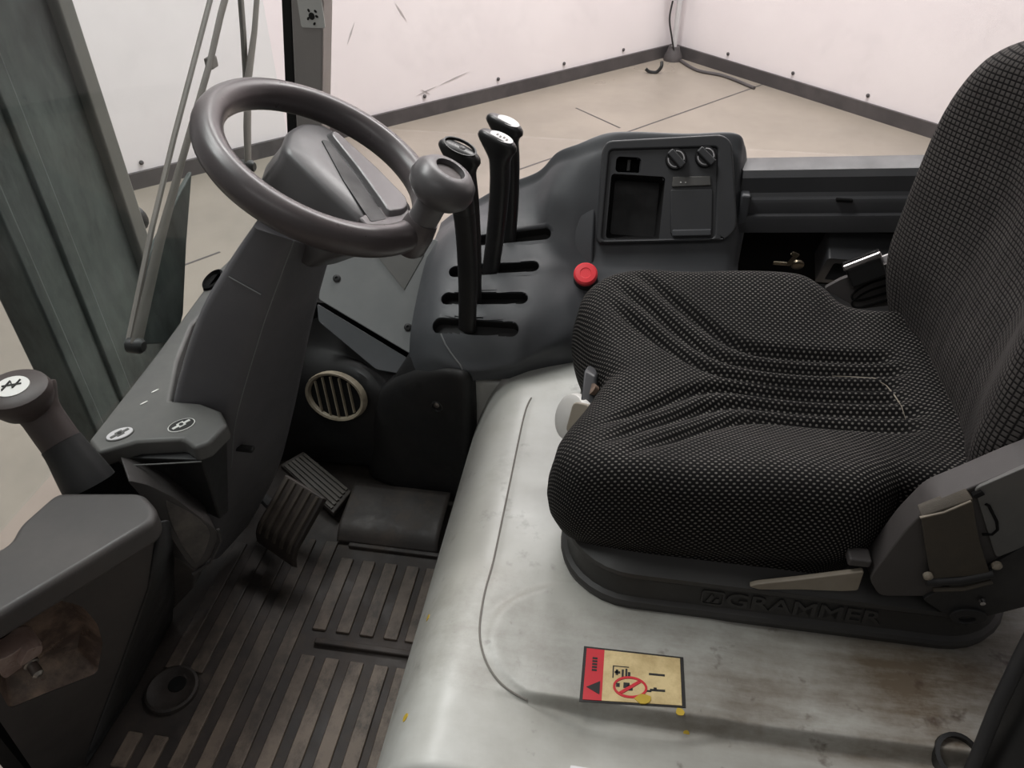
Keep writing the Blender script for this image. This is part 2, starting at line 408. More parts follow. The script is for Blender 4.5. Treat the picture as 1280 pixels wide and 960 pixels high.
# floor joints seen as fine dark lines
def strip(name, a, b, wd, z, mat, parent):
    a, b = V(a), V(b); t = (b-a).normalized(); s = V((-t.y, t.x, 0))*wd/2
    vs = [a-s, b-s, b+s, a+s]; vs = [V((p.x, p.y, GZ-.001)) for p in vs]+[V((p.x, p.y, GZ+z)) for p in vs]
    return mk(name, vs, [(3, 2, 1, 0), (4, 5, 6, 7), (0, 1, 5, 4), (1, 2, 6, 5), (2, 3, 7, 6), (3, 0, 4, 7)], mat, parent, flat=True)
for q in (((790, 163), (975, 98)), ((640, 215), (790, 163)), ((720, 135), (775, 160)), ((120, 372), (275, 315))):
    strip('joint', P(*q[0], Z=GZ), P(*q[1], Z=GZ), .012, .0012, M['skirt'], fl)
# corner conduit with bracket, cable and hook
cn = (nl+nr).normalized()
cp = thing('corner_conduit', c0+cn*.15, 'grey metal conduit pipe standing in the hall corner', 'pipe')
b0 = c0+cn*.15
v, f = tubeg([b0, b0+V((0, 0, 2.6))], .02, 12); mk('pipe', v, f, M['silver'], cp)
v, f = tubeg([b0+V((-.05, 0, .42)), b0+V((-.05, 0, 2.6))], .028, 12); mk('cable_sleeve', v, f, M['silver'], cp)
v, f = latheg([(.07, 0), (.07, .03), (.05, .07), (.04, .1)], Frame(b0, (1, 0, 0), (0, 1, 0)), 14); mk('foot_bracket', v, f, M['skirt'], cp)
v, f = boxg(b0+V((-.05, -.02, .93)), (.07, .05, .12)); mk('yellow_tag', v, f, M['yellow'], cp, bevel=.004)
v, f = tubeg(cr([b0+V((-.05, 0, .42)), b0+V((-.06, -.03, .3)), b0+V((-.03, -.04, .18)), b0+V((0, -.04, .08))], 6), .007, 8); mk('wire', v, f, M['rubber'], cp)
v, f = tubeg(cr([b0+V((.06, -.05, .01)), P(872, 88, Z=GZ+.01), P(905, 95, Z=GZ+.01), P(943, 110, Z=GZ+.01)], 8), .012, 8)
tag(mk('floor_cable', v, f, M['skirt']), 'dark cable trailing over the floor from the hall corner', 'cable')
hk = P(817, 92, Z=GZ)
v, f = tubeg(cr([hk+V((-.06, 0, .03)), hk+V((-.03, 0, .012)), hk+V((.02, 0, .012)), hk+V((.05, 0, .05)), hk+V((.05, .02, .08))], 6), .012, 8)
tag(mk('bent_hook', v, f, M['rubber']), 'small black bent hook lying on the hall floor', 'hook')

# ================================================================== OUTSIDE THE FRONT GLASS
# lift mast rail: a steel channel in front of the cab
mr = thing('mast_rail', (-1.12, 1.3, GZ), 'dark scuffed steel lift mast rail seen through the front glass', 'mast')
xr = -1.10
def mastbar(name, y0, y1, x0, x1, m):
    v, f = boxg(((x0+x1)/2, (y0+y1)/2, 1.0), (x1-x0, y1-y0, 3.0)); return mk(name, v, f, m, mr, bevel=.008)
mastbar('rail_face', 1.15, 1.46, -1.20, -1.125, M['mast'])
mastbar('guide_strip', 1.24, 1.285, -1.16, -1.117, M['mast'])
mastbar('front_flange', 1.455, 1.505, -1.20, -1.105, M['mastbrown'])
mastbar('rear_flange', 1.125, 1.16, -1.20, -1.112, M['mast'])
for z in (.36,):
    v, f = latheg([(.03, 0), (.034, .005), (.034, .022), (.02, .03)], Frame((-1.14, 1.50, z), (1, 0, 0), (0, 0, -1)), 16); mk('roller', v, f, M['rubber'], mr)

# front glass, wipers, pillar
XW = -.738
gl_ = cr([V((XW, .33, 0)), V((XW, .7, 0)), V((XW, 1.0, 0)), V((XW+.008, 1.18, 0)), V((XW+.04, 1.32, 0)), V((-.655, 1.378, 0))], 6)
gi_ = [p+V((.005, -.003, 0)) for p in gl_]
v, f = loftg([[V((p.x, p.y, z)) for p in gl_]+[V((p.x, p.y, z)) for p in reversed(gi_)] for z in (.43, 1.93)])
tag(mk('windshield', v, f, M['glassgreen'], ang=50), 'green-tinted front glass pane of the cab before the mast', 'window')
v, f = boxg((.33, 1.43, 1.27), (1.86, .006, 1.26))
tag(mk('side_window', v, f, M['glass'], flat=True), 'clear side glass pane behind the control console', 'window')
def wiper(lab, arm, blade, piv, r0, r1, mat):
    t = thing('windscreen_wiper', arm[0], lab, 'wiper', 'wipers on the front glass')
    v, f = tubeg(arm, r0, 8, ry=.004, up=(0, 1, 0)); mk('wiper_arm', v, f, mat, t)
    v, f = tubeg(blade, r1, 8, ry=.005, up=(0, 1, 0)); bl = mk('wiper_blade', v, f, mat, t)
    p = arm[0]
    v, f = latheg([(.013, -.012), (.013, .008), (.008, .014)], Frame(p, (0, 1, 0), (0, 0, 1)), 14); mk('pivot', v, f, M['rubber'], t)
    if piv is not None:
        v, f = boxg(piv, (.014, .026, .02)); mk('blade_clip', v, f, mat, t, bevel=.003)
xo = XW-.02
wiper('slim dark wiper slanting beside the mast rail', [P(170, 432, X=xo), P(200, 300, X=xo), P(229, 195, X=xo), P(262, 80, X=xo), P(276, 18, X=xo), P(292, -40, X=xo)],
      [P(160, 430, X=xo-.012), P(190, 285, X=xo-.012), P(218, 170, X=xo-.012), P(268, -20, X=xo-.012)], P(264, 78, X=xo-.005), [.016, .014, .009, .008, .009, .009], .0045, M['taupe'])
wc_ = [o for o in bpy.data.objects if o.name == 'windscreen_wiper'][0]
wfx = Frame((xo-.03, 0, 0), (0, 1, 0), (0, 0, 1))
v, f = prismg([wfx.px(u, q) for u, q in ((238, 214), (231, 305), (227, 392), (218, 428), (157, 432), (187, 315), (226, 235))], -.006, .004, wfx); mk('arm_cover', v, f, M['mast'], wc_, bevel=.003)
xo2 = -.735
wiper('broad taupe wiper standing between mast and cab pillar', [P(310, 208, X=xo2), P(309, 160, X=xo2), P(310, 100, X=xo2), P(318, 40, X=xo2), P(324, -40, X=xo2)],
      [P(309, 185, X=xo2-.014), P(308, 110, X=xo2-.014), P(304, 40, X=xo2-.014), P(298, -40, X=xo2-.014)], None, [.012, .015, .013, .009, .008], .008, M['taupe'])
cpil = thing('cab_pillar', (-.63, 1.4, .45), 'grey painted cab pillar with a black rubber seal', 'pillar')
pfr = Frame((0, 0, 0), (1, 0, 0), (0, 1, 0))
def upright(name, ua, ub, y, dy, m):   # leaning upright between two edges, each edge given at two heights
    rings = []
    for k in (-2.2, 0, 1, 2.4):
        a = P(ua[0], 0, Y=y).lerp(P(ua[1], 160, Y=y), k); b = P(ub[0], 0, Y=y).lerp(P(ub[1], 160, Y=y), k)
        b = a.lerp(b, 1) if abs(a.z-b.z) < 1e-6 else V((b.x, b.y, a.z))
        rings.append([a, b, b+V((0, dy, 0)), a+V((0, dy, 0))])
    v, f = loftg(rings); return mk(name, v, f, m, cpil, bevel=.004)
upright('post', (363, 370), (404, 402), 1.365, .05, M['pillar'])
upright('rubber_seal', (351, 358), (363.5, 370.5), 1.368, .045, M['rubber'])
sfr = Frame((0, 1.3645, 0), (1, 0, 0), (0, 0, 1))
s0, s1 = sfr.px(377, 34), sfr.px(402, 0)
v, f = prismg(rrect(s0[0], s0[1], s1[0], s1[1]+.03, .004), -.001, .0012, sfr); st = mk('sticker', v, f, M['whiteprint'], cpil); st['label'] = 'small white label with a black mark'
s2 = sfr.px(390, 20)
parts = [prismg(ell(s2[0], s2[1], .0055, .006, 12), .001, .002, sfr)]
for dx, dy in ((.008, .008), (-.007, -.004), (.003, -.012), (.009, .0), (-.004, .009)): parts.append(prismg(ell(s2[0]+dx, s2[1]+dy, .003, .002, 8, dx*300), .001, .002, sfr))
v, f = join(parts); mk('printed_mark', v, f, M['print'], st)

rf = mk('roof_shade_slab', *boxg((.62, .80, 1.95), (1.2, 1.25, .05)), M['black'], bevel=.01); tag(rf, 'unseen black roof slab added to shade the seat', 'roof', kind='structure')  # unseen roof slab, added and sized to keep top light off the seat

# ================================================================== ENGINE COVER
HZ = .35
ec = thing('engine_cover', (.2, .75, 0), 'light grey engine cover with scuffs and grime under the seat', 'engine cover')
SEAM = cr([P(664, 497, Z=HZ), P(655, 520, Z=HZ), P(636, 610, Z=HZ), P(617, 700, Z=HZ), P(604, 755, Z=HZ), P(600, 800, Z=HZ), P(612, 838, Z=HZ), P(640, 865, Z=HZ), P(690, 880, Z=HZ)], 8)
SEAMP = [(p.x, p.y) for p in SEAM]
def dseg(x, y, pts):
    b = 9
    for i in range(len(pts)-1):
        ax, ay = pts[i]; bx, by = pts[i+1]; dx, dy = bx-ax, by-ay; t = max(0, min(1, ((x-ax)*dx+(y-ay)*dy)/(dx*dx+dy*dy+1e-12)))
        b = min(b, math.hypot(x-ax-dx*t, y-ay-dy*t))
    return b
def hoodz(x, y):
    z = HZ
    fx = -.135
    if x < fx: t = (fx-x)/(.14); z -= HZ*t**2.6*.96
    # near-side step to the lower ledge
    ys = .472+.02*max(0, x-.1)
    k = sm(ys+.001, ys-.009, y)*sm(-.10, .03, x)
    z -= .024*k
    z -= .05*sm(.375, .33, y)
    # bulging lower front corner
    z += .008*sm(.66, .60, y)*sm(-.27, -.18, x)*sm(-.06, -.14, x)
    d = dseg(x, y, SEAMP) if -.2 < x < .05 else 9
    z -= .0012*math.exp(-(d/.005)**2)
    # shallow raised field under the seat front
    q = math.hypot((x-.06)/.17, (y-.545)/.10)
    z += .004*sm(1.05, .97, q)*sm(.0, .05, .2-x)
    return z
NX, NY = 200, 190; vs, fs = [], []
xs = [-.275+(i/NX)**1.6*1.15 for i in range(NX+1)]; ys_ = [.30+.15*j/30 for j in range(30)]+[.45+.04*j/30 for j in range(30)]+[.49+.66*j/(NY-60) for j in range(NY-59)]
for y in ys_:
    for x in xs: vs.append(V((x, y, hoodz(x, y))))
for j in range(NY):
    for i in range(NX): a = j*(NX+1)+i; fs.append((a, a+1, a+NX+2, a+NX+1))
mk('cover_shell', vs, fs, M['hood'], ec, ang=75, solid=.006)
v, f = tubeg([V((p.x, p.y, hoodz(p.x, p.y)+.0008)) for p in SEAM[:60]], .0014, 6); mk('seam_line', v, f, M['seam'], ec)
v, f = boxg((.4, .299, .15), (1.3, .012, .27)); mk('side_skirt', v, f, M['hood'], ec)
v, f = boxg((-.205, 1.085, .16), (.12, .03, .33)); mk('front_flange', v, f, M['hood'], ec, bevel=.008, seg=3)
# chips of yellow paint and long scratches
for (u, q, r) in ((535, 770, .004), (507, 898, .0045), (850, 890, .004), (862, 903, .003)):
    p = P(u, q, Z=HZ-.03); z = hoodz(p.x, p.y); p = P(u, q, Z=z); z = hoodz(p.x, p.y)
    n = V((-(hoodz(p.x+.003, p.y)-z)/.003, -(hoodz(p.x, p.y+.003)-z)/.003, 1))
    fr = Frame(V((p.x, p.y, z)), (1, 0, -n.x*-1 if False else (hoodz(p.x+.003, p.y)-z)/.003), (0, 1, (hoodz(p.x, p.y+.003)-z)/.003))
    v, f = prismg([(r*(1+.4*random.random())*math.cos(a*.7), r*(1+.4*random.random())*math.sin(a*.7)) for a in range(9)], -.0005, .0006, fr); mk('paint_chip', v, f, M['yellow'], ec)
v, f = boxg(P(712, 960, Z=.328)+V((0, 0, .0)), (.075, .006, .002)); mk('metal_edge_strip', v, f, M['silver'], ec, bevel=.0005)
# warning sticker
sfr = Frame((0, 0, HZ+.0042), (1, 0, 0), (0, 1, 0))
def S(u, q): return sfr.px(u, q)
corn = [S(724, 877), S(857, 885), S(854, 822), S(730, 808)]
v, f = prismg(corn, -.0004, .0008, sfr); stk = mk('warning_sticker', v, f, M['print'], ec); stk['label'] = 'red and cream warning sticker with a prohibition pictogram'
def lerp2(a, b): # a along length 0..1 (left to right in photo), b across 0..1 (top to bottom)
    t = [corn[3][k]*(1-a)+corn[2][k]*a for k in (0, 1)]; bt = [corn[0][k]*(1-a)+corn[1][k]*a for k in (0, 1)]
    return (t[0]*(1-b)+bt[0]*b, t[1]*(1-b)+bt[1]*b)
def quad(a0, b0, a1, b1, n=1): return [lerp2(a0, b1), lerp2(a1, b1), lerp2(a1, b0), lerp2(a0, b0)]
def sp(name, polys, m, c=.0016):
    v, f = join([prismg(p, .0004, c, sfr) for p in polys]); return mk(name, v, f, m, stk, flat=True)
sp('red_band', [quad(.03, .04, .21, .97)], M['stickerred'])
sp('cream_field', [quad(.21, .04, .965, .97)], M['paper'])
sp('warning_triangle', [[lerp2(.055, .75), lerp2(.185, .87), lerp2(.185, .63)]], M['print'], .002)
sp('lettering', [quad(.095+.0*i, .20+.055*i, .145, .235+.055*i) for i in range(5)], M['print'], .002)
def ringp(cx, cy, ra, rb, w_, n=36):
    out = []
    for i in range(n):
        a0, a1 = 2*math.pi*i/n, 2*math.pi*(i+1)/n
        out.append([lerp2(cx+(ra-w_)*math.cos(a0), cy+(rb-w_*1.9)*math.sin(a0)), lerp2(cx+(ra-w_)*math.cos(a1), cy+(rb-w_*1.9)*math.sin(a1)), lerp2(cx+ra*math.cos(a1), cy+rb*math.sin(a1)), lerp2(cx+ra*math.cos(a0), cy+rb*math.sin(a0))])
    return out
sp('prohibition_ring', ringp(.475, .70, .165, .2, .022)+[[lerp2(.37, .80), lerp2(.40, .83), lerp2(.58, .60), lerp2(.55, .57)]], M['stickerred'], .0024)
sp('pictogram', [quad(.30, .32, .312, .55), quad(.32, .42, .375, .46), quad(.33, .39, .355, .49), quad(.39, .38, .41, .52), quad(.425, .36, .445, .53), quad(.45, .42, .475, .54), quad(.30, .32, .46, .335),
   quad(.34, .64, .375, .71), quad(.41, .62, .47, .72), quad(.45, .66, .50, .76), quad(.655, .40, .81, .44), quad(.665, .70, .81, .74), quad(.70, .67, .73, .71), quad(.63, .73, .68, .76)], M['print'], .002)
sp('paint_spot', [[lerp2(.60+.075*math.cos(a*.63)*(1+.2*math.sin(a*3)), .90+.09*math.sin(a*.63)) for a in range(10)]], M['yellow'], .0026)

# ================================================================== FLOOR MAT
fm = thing('floor_mat', (-.5, .7, 0), 'worn black rubber floor mat with raised ribs in the footwell', 'floor mat')
v, f = boxg((-.545, .74, -.012), (.60, .86, .02)); mk('mat_base', v, f, M['mat'], fm, bevel=.003)
v, f = boxg((-.3, .75, -.05), (1.1, .95, .05)); mk('floor_plate', v, f, M['black'], fm)
ribme = {}
def rib(x, y0, y1, wd=.025, h=.0045):
    v, f = boxg((x, (y0+y1)/2, h/2-.003), (wd, y1-y0, h+.002)); return mk('rib', v, f, M['rib'], fm, bevel=.002, seg=1)
for i, x in enumerate((-.675, -.632, -.588, -.545, -.50, -.457, -.414, -.371, -.328, -.29)):
    if x > -.46:
        rib(x, .47, .685); rib(x, .735, .895)
    elif x < -.60: rib(x, .625, .90); 
    else: rib(x, .47, .93)
    if x < -.62: rib(x, .46, .515)
v, f = boxg((-.36, .712, .001), (.19, .012, .01)); mk('cross_bar', v, f, M['mat'], fm, bevel=.003)
v, f = boxg((-.37, .925, .001), (.19, .01, .012)); mk('cross_bar', v, f, M['mat'], fm, bevel=.003)
v, f = surfg([[V((x, y, z)) for x in (-.49, -.44, -.37, -.29)] for y, z in ((.935, 0), (.955, .02), (1.0, .026), (1.06, .03))], 6, 4); mk('heel_pad', v, f, M['mat'], fm, solid=.008)
dfr = Frame((0, 0, .0), (1, 0, 0), (0, 1, 0)); q = dfr.px(215, 862)
v, f = latheg([(.043, -.002), (.042, .004), (.038, .0055), (.034, .004), (.030, .0008), (.013, .0005), (.001, .0005)], Frame((q[0], q[1], 0), (1, 0, 0), (0, 1, 0)), 28); rb_ = mk('round_boss', v, f, M['mat'], fm)
v, f = latheg([(.015, 0), (.014, .0016), (.001, .0018)], Frame((q[0]+.004, q[1]+.010, 0), (1, 0, 0), (0, 1, 0)), 18); mk('drain_hole', v, f, M['blackhole'], rb_)
# raised ribbed foot plate in the far corner
q4 = [P(350, 581, Z=.055), P(379, 564, Z=.055), P(440, 614, Z=.03), P(417, 641, Z=.03)]
fo = (q4[0]+q4[1]+q4[2]+q4[3])/4; ffr = Frame(fo, q4[2]-q4[1], q4[1]-q4[0])
fp = thing('foot_rest', fo, 'small ribbed foot rest plate in the dark far corner of the footwell', 'foot rest')
l2 = [ffr.loc(p)[:2] for p in q4]
v, f = prismg(l2, -.014, 0, ffr); mk('plate', v, f, M['mat'], fp, bevel=.003)
for i in range(6):
    t = .1+.16*i; a = [l2[0][k]*(1-t)+l2[1][k]*t for k in (0, 1)]; b = [l2[3][k]*(1-t)+l2[2][k]*t for k in (0, 1)]
    v, f = prismg([(a[0]+.01, a[1]-.003), (b[0]-.01, b[1]-.003), (b[0]-.01, b[1]+.003), (a[0]+.01, a[1]+.003)], -.001, .0035, ffr); mk('rib', v, f, M['pedalrib'], fp)
# pedal
TL, TR, BR, BL = P(355, 590, Z=.15), P(400, 622, Z=.15), P(362, 706, Z=.07), P(312, 676, Z=.07)
pd = thing('brake_pedal', (TL+BR)/2, 'ribbed rubber foot pedal below the steering column', 'pedal')
pfr = Frame((TL+TR+BL+BR)/4, (TR-TL)+(BR-BL), (TL-BL)+(TR-BR))
hw = ((TR-TL).length+(BR-BL).length)/4; hh = ((TL-BL).length+(TR-BR).length)/4
def pz(b): return -.03*max(0, (-b/hh-.55))**1.0
rings = []
for k in range(13):
    b = hh-2*hh*k/12; c = pz(b)-.008*max(0, -b/hh-.8)*5
    rings.append([pfr(-hw, b, c), pfr(hw, b, c), pfr(hw, b, c-.014), pfr(-hw, b, c-.014)])
v, f = loftg(rings); mk('pad', v, f, M['mat'], pd, bevel=.003)
for i in range(5):
    a = -hw*.78+i*hw*.39; rings = []
    for k in range(12):
        b = hh*.94-2*hh*.92*k/12; c = pz(b); rings.append([pfr(a-.004, b, c-.001), pfr(a+.004, b, c-.001), pfr(a+.003, b, c+.004), pfr(a-.003, b, c+.004)])
    v, f = loftg(rings); mk('rib', v, f, M['pedalrib'], pd)
v, f = loftg([[pfr(a, -hh*(.985+.0*a), pz(-hh)-.008+dz-.0) for a, dz in ((-hw*.98, .0), (hw*.98, .0), (hw*.98, -.012), (-hw*.98, -.012))], [pfr(a, -hh*1.03, pz(-hh)-.010+dz) for a, dz in ((-hw*.98, .0), (hw*.98, .0), (hw*.98, -.012), (-hw*.98, -.012))]]); mk('pad_edge', v, f, M['rib'], pd)
v, f = tubeg([pfr(0, -.01, -.022), pfr(-.04, -.01, -.045), pfr(-.11, .0, -.05)], .011, 8); mk('pedal_arm', v, f, M['black'], pd)

# ================================================================== DASHBOARD AND STEERING COLUMN
db = thing('dashboard', (-.55, 1.1, .2), 'dark lower dashboard with a grey screwed panel and round air vent', 'dashboard')
pl3 = (P(400, 372, Y=1.18), P(540, 318, Y=1.27), P(514, 441, Y=1.13))
dfr = Frame(pl3[0], pl3[2]-pl3[0], pl3[1]-pl3[0])
def D(u, q, c=0): return dfr.px(u, q, c)
v, f = prismg(rpoly([D(398, 374), D(408, 300), D(470, 285), D(548, 300), D(544, 385), D(514, 443)], .006), -.006, 0, dfr); mk('upper_panel', v, f, M['dash'], db, bevel=.0015)
v, f = prismg([D(470, 318, .002), D(530, 318, .002), D(505, 362, .002)], .0, .0015, dfr); mk('worn_patch', v, f, M['silver'] if False else M['cover'], db, flat=True)
v, f = prismg(rpoly([D(396, 379, -.008), D(512, 449, -.008), D(498, 467, -.008), D(470, 462, -.008), D(398, 402, -.008)], .006), -.016, -.008, dfr); mk('lower_panel', v, f, M['console'], db, bevel=.0015)
for (u, q) in ((421, 348), (510, 409)):
    a, b = D(u, q); fr = Frame(dfr(a, b, 0), dfr.x, dfr.y)
    v, f = latheg([(.0075, 0), (.0075, .002), (.005, .0035), (.003, .0035), (.003, .001)], fr, 14); mk('screw', v, f, M['black'], db)
rows = [[P(350, 365, Y=1.22), P(396, 385, Y=1.225), P(450, 425, Y=1.19), P(500, 470, Y=1.14), P(520, 480, Y=1.13)],
        [P(345, 430, Y=1.20), P(392, 430, Y=1.20), P(445, 452, Y=1.16), P(482, 480, Y=1.12), P(505, 490, Y=1.11)],
        [P(340, 480, Y=1.17), P(385, 470, Y=1.15), P(440, 470, Y=1.12), P(470, 490, Y=1.10), P(490, 520, Y=1.10)],
        [P(335, 540, Y=1.15), P(378, 535, Y=1.13), P(430, 545, Y=1.10), P(468, 550, Y=1.10), P(485, 560, Y=1.11)],
        [P(325, 600, Y=1.16), P(370, 575, Y=1.15), P(430, 575, Y=1.13), P(470, 580, Y=1.12), P(485, 605, Y=1.12)]]
v, f = surfg(rows, 6, 6); mk('lower_body', v, f, M['black'], db, solid=.01)
# round vent
va, vb, vc = P(385, 493, Y=1.135), P(457, 497, Y=1.095), P(420, 465, Y=1.125)
vfr = Frame(P(420, 495, Y=1.10), vb-va, P(420, 465, Y=1.125)-P(422, 525, Y=1.10))
if vfr.n.dot(CAM-vfr.o) < 0: vfr = Frame(vfr.o, -vfr.x, vfr.y)
rv = abs(vfr.px(457, 497)[0]-vfr.px(384, 493)[0])/2
v, f = latheg([(rv, -.004), (rv, .004), (rv*.97, .008), (rv*.89, .007), (rv*.85, .002), (rv*.85, -.004)], vfr, 36, 1, .68, close=True); vt = mk('air_vent', v, f, M['ventring'], db); vt['label'] = 'round beige-rimmed air vent'
v, f = latheg([(rv*.84, .0012), (.001, .0014)], vfr, 30, 1, .68); mk('vent_duct', v, f, M['blackhole'], vt)
for i in range(5):
    a = (-.56+.28*i)*rv; hgt = .68*math.sqrt(max(0, (rv*.82)**2-a*a))
    v, f = boxg((a, 0, .004), (.0022, 2*hgt, .005), vfr); mk('vent_slat', v, f, M['ventring'], vt)
# black shroud at the foot of the console
rows = [[P(462, 520, Y=1.13), P(478, 487, Y=1.115), P(512, 462, Y=1.10), P(550, 462, Y=1.06), P(580, 466, Y=1.045), P(590, 472, Y=1.075)],
        [P(462, 530, Y=1.12), P(472, 500, Y=1.098), P(512, 480, Y=1.07), P(550, 474, Y=1.05), P(581, 478, Y=1.038), P(592, 486, Y=1.075)],
        [P(462, 570, Y=1.12), P(468, 545, Y=1.095), P(510, 545, Y=1.07), P(552, 540, Y=1.058), P(583, 540, Y=1.048), P(594, 545, Y=1.085)],
        [P(466, 600, Y=1.14), P(474, 598, Y=1.11), P(510, 612, Y=1.085), P(550, 622, Y=1.08), P(576, 625, Y=1.078), P(588, 628, Y=1.11)]]
v, f = surfg(rows, 6, 8); sh = mk('console_shroud', v, f, M['black'], db, solid=.006); sh['label'] = 'glossy black shroud box between dashboard and engine cover'
rows = [[P(500, 466, Y=1.10), P(540, 400, Y=1.17), P(548, 395, Y=1.16), P(566, 420, Y=1.115), P(583, 468, Y=1.055)],
        [P(490, 474, Y=1.10), P(515, 440, Y=1.10), P(535, 440, Y=1.085), P(555, 450, Y=1.065), P(582, 476, Y=1.042)],
        [P(475, 492, Y=1.10), P(505, 480, Y=1.075), P(535, 474, Y=1.058), P(558, 472, Y=1.05), P(581, 484, Y=1.040)]]
v, f = surfg(rows, 6, 6); mk('shroud_top', v, f, M['black'], db, solid=.006)
sfr2 = Frame(P(547, 507, Y=1.050), (1, -.1, 0), (0, .1, 1))
v, f = latheg([(.012, -.01), (.012, .004), (.0095, .005), (.009, .001), (.001, .001)], sfr2, 18); mk('plug', v, f, M['black'], db)
v, f = latheg([(.006, -.003), (.0055, .004), (.002, .005)], Frame(sfr2(-.001, .003, 0), sfr2.x, sfr2.y), 12); mk('fastener', v, f, M['steel'], db)
# dark back wall of the footwell
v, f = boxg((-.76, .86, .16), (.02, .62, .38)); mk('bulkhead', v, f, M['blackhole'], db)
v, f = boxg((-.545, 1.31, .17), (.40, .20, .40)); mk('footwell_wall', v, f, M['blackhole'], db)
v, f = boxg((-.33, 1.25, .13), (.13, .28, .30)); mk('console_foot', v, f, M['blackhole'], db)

sc = thing('steering_column', (-.62, .85, 0), 'grey plastic steering column shroud rising below the wheel', 'steering column')
def ring4(fn, rn, rf, dy):
    ff = V((fn.x-.004, fn.y+dy, fn.z)); return [fn, rn, rf, ff]
YN = .80
key = [ring4(P(314, 284, Y=YN), P(364, 300, Y=YN), P(418, 318, Y=.93), .13),
       ring4(P(276, 340, Y=YN), P(337, 374, Y=YN-.005), P(404, 372, Y=.93), .13),
       ring4(P(241, 404, Y=YN-.01), P(320, 424, Y=YN-.01), P(392, 425, Y=.93), .14),
       ring4(P(212, 500, Y=YN-.03), P(290, 528, Y=YN-.02), P(373, 520, Y=.93), .16),
       ring4(P(206, 560, Y=YN-.03), P(284, 600, Y=YN-.02), P(352, 590, Y=.93), .16),
       ring4(P(200, 640, Y=YN-.02), P(268, 704, Y=YN-.01), P(318, 648, Y=.93), .16)]
cols = [cr([k_[j] for k_ in key], 6) for j in range(4)]
rings = []
for i in range(len(cols[0])):
    q = [cols[j][i] for j in range(4)]; c = sum(q, V((0, 0, 0)))/4; r = []
    for j in range(4):  # rounded corners
        p0, p1, p2 = q[j-1], q[j], q[(j+1) % 4]
        a = p1+(p0-p1)*.16; b = p1+(p2-p1)*.16
        for t in (0, .25, .5, .75, 1): r.append(a*(1-t)**2+p1*2*t*(1-t)+b*t*t)
    rings.append(r)
v, f = loftg(rings); mk('column_shroud', v, f, M['column'], sc, ang=50)
# parting lines
def onface(i, a):  # near face point
    q0, q1 = cols[0][i], cols[1][i]; return q0*(1-a)+q1*a+V((0, -.001, .0005))
v, f = tubeg([cols[1][i]+(cols[2][i]-cols[1][i])*.07*1+(cols[0][i]-cols[1][i])*.03+V((.0005, -.0002, .0)) for i in range(0, 24)], .0009, 6); mk('parting_line', v, f, M['dash'], sc)
v, f = tubeg([onface(6, a) for a in (.17, .4, .6, .83)], .0009, 6); mk('parting_line', v, f, M['dash'], sc)
v, f = boxg(P(300, 560, Y=.80)+V((.0, 0, 0)), (.045, .012, .008)); mk('stalk_stub', v, f, M['black'], sc, bevel=.003)
ofr = Frame(P(362, 398, Y=.875), (cols[2][14]-cols[1][14]), (cols[1][8]-cols[1][14]))
v, f = prismg(ell(0, 0, .006, .012, 16, -.4), -.01, .003, ofr); mk('key_slot', v, f, M['blackhole'], sc)

# ---------------- steering wheel
WC = V((-.3735, .8775, .796)); th, az = math.radians(29.7), math.radians(-7.3); WR = .14
WN = V((math.sin(th)*math.cos(az), math.sin(th)*math.sin(az), math.cos(th)))
wfr = Frame(WC, V((1, 0, -WN.x/WN.z)), V((0, 1, 0)))
if wfr.n.dot(WN) < 0: wfr = Frame(WC, wfr.x, -wfr.y)
sw = thing('steering_wheel', WC, 'dark grey steering wheel with a spinner knob on its rim', 'steering wheel')
rings = []; NR = 96
for i in range(NR):
    a = 2*math.pi*i/NR; ca, sa = math.cos(a), math.sin(a)
    rings.append([wfr((WR+.0185*math.cos(t))*ca, (WR+.0185*math.cos(t))*sa, .0205*math.sin(t)) for t in (2*math.pi*k/20 for k in range(20))])
rings.append(rings[0]); v, f = loftg(rings, False, False); mk('rim', v, f, M['wheel'], sw, ang=80)
# hub pad: outline taken on a plane just under the rim plane
hc = -.012
hub_px = [(352, 188), (358, 164), (378, 154), (402, 156), (420, 168), (470, 213), (512, 256), (516, 268), (505, 278), (462, 283), (450, 279), (400, 235)]
hub = rpoly([wfr.px(u, q, hc) for u, q in hub_px], .012, 3)
hx = sum(p[0] for p in hub)/len(hub); hy = sum(p[1] for p in hub)/len(hub)
def sc2(k, dx=0, dy=0): return [(hx+(p[0]-hx)*k+dx, hy+(p[1]-hy)*k+dy) for p in hub]
rings = [[wfr(a, b, c) for a, b in sc2(k, dx, 0)] for k, c, dx in ((.75, -.125, -.03), (.97, -.07, -.012), (1.0, hc-.02, 0), (1.0, hc-.004, 0), (.97, hc+.002, 0), (.90, hc+.005, 0), (.5, hc+.007, 0), (.05, hc+.007, 0))]
v, f = loftg(rings); mk('hub', v, f, M['hub'], sw, ang=60)
lens_px = [(406, 166), (412, 162), (424, 172), (470, 214), (509, 254), (512, 264), (505, 271), (486, 274), (474, 256), (444, 214)]
lens = rpoly([wfr.px(u, q, hc+.008) for u, q in lens_px], .006, 3)
v, f = prismg(lens, hc+.002, hc+.015, wfr, .9); mk('hub_lens', v, f, M['lens'], sw, bevel=.002)
dk = rpoly([wfr.px(u, q, hc+.012) for u, q in [(402, 170), (412, 172), (450, 222), (486, 272), (466, 276), (430, 222)]], .004, 3)
v, f = prismg(dk, hc+.002, hc+.0085, wfr, .97); mk('lens_recess', v, f, M['black'], sw)
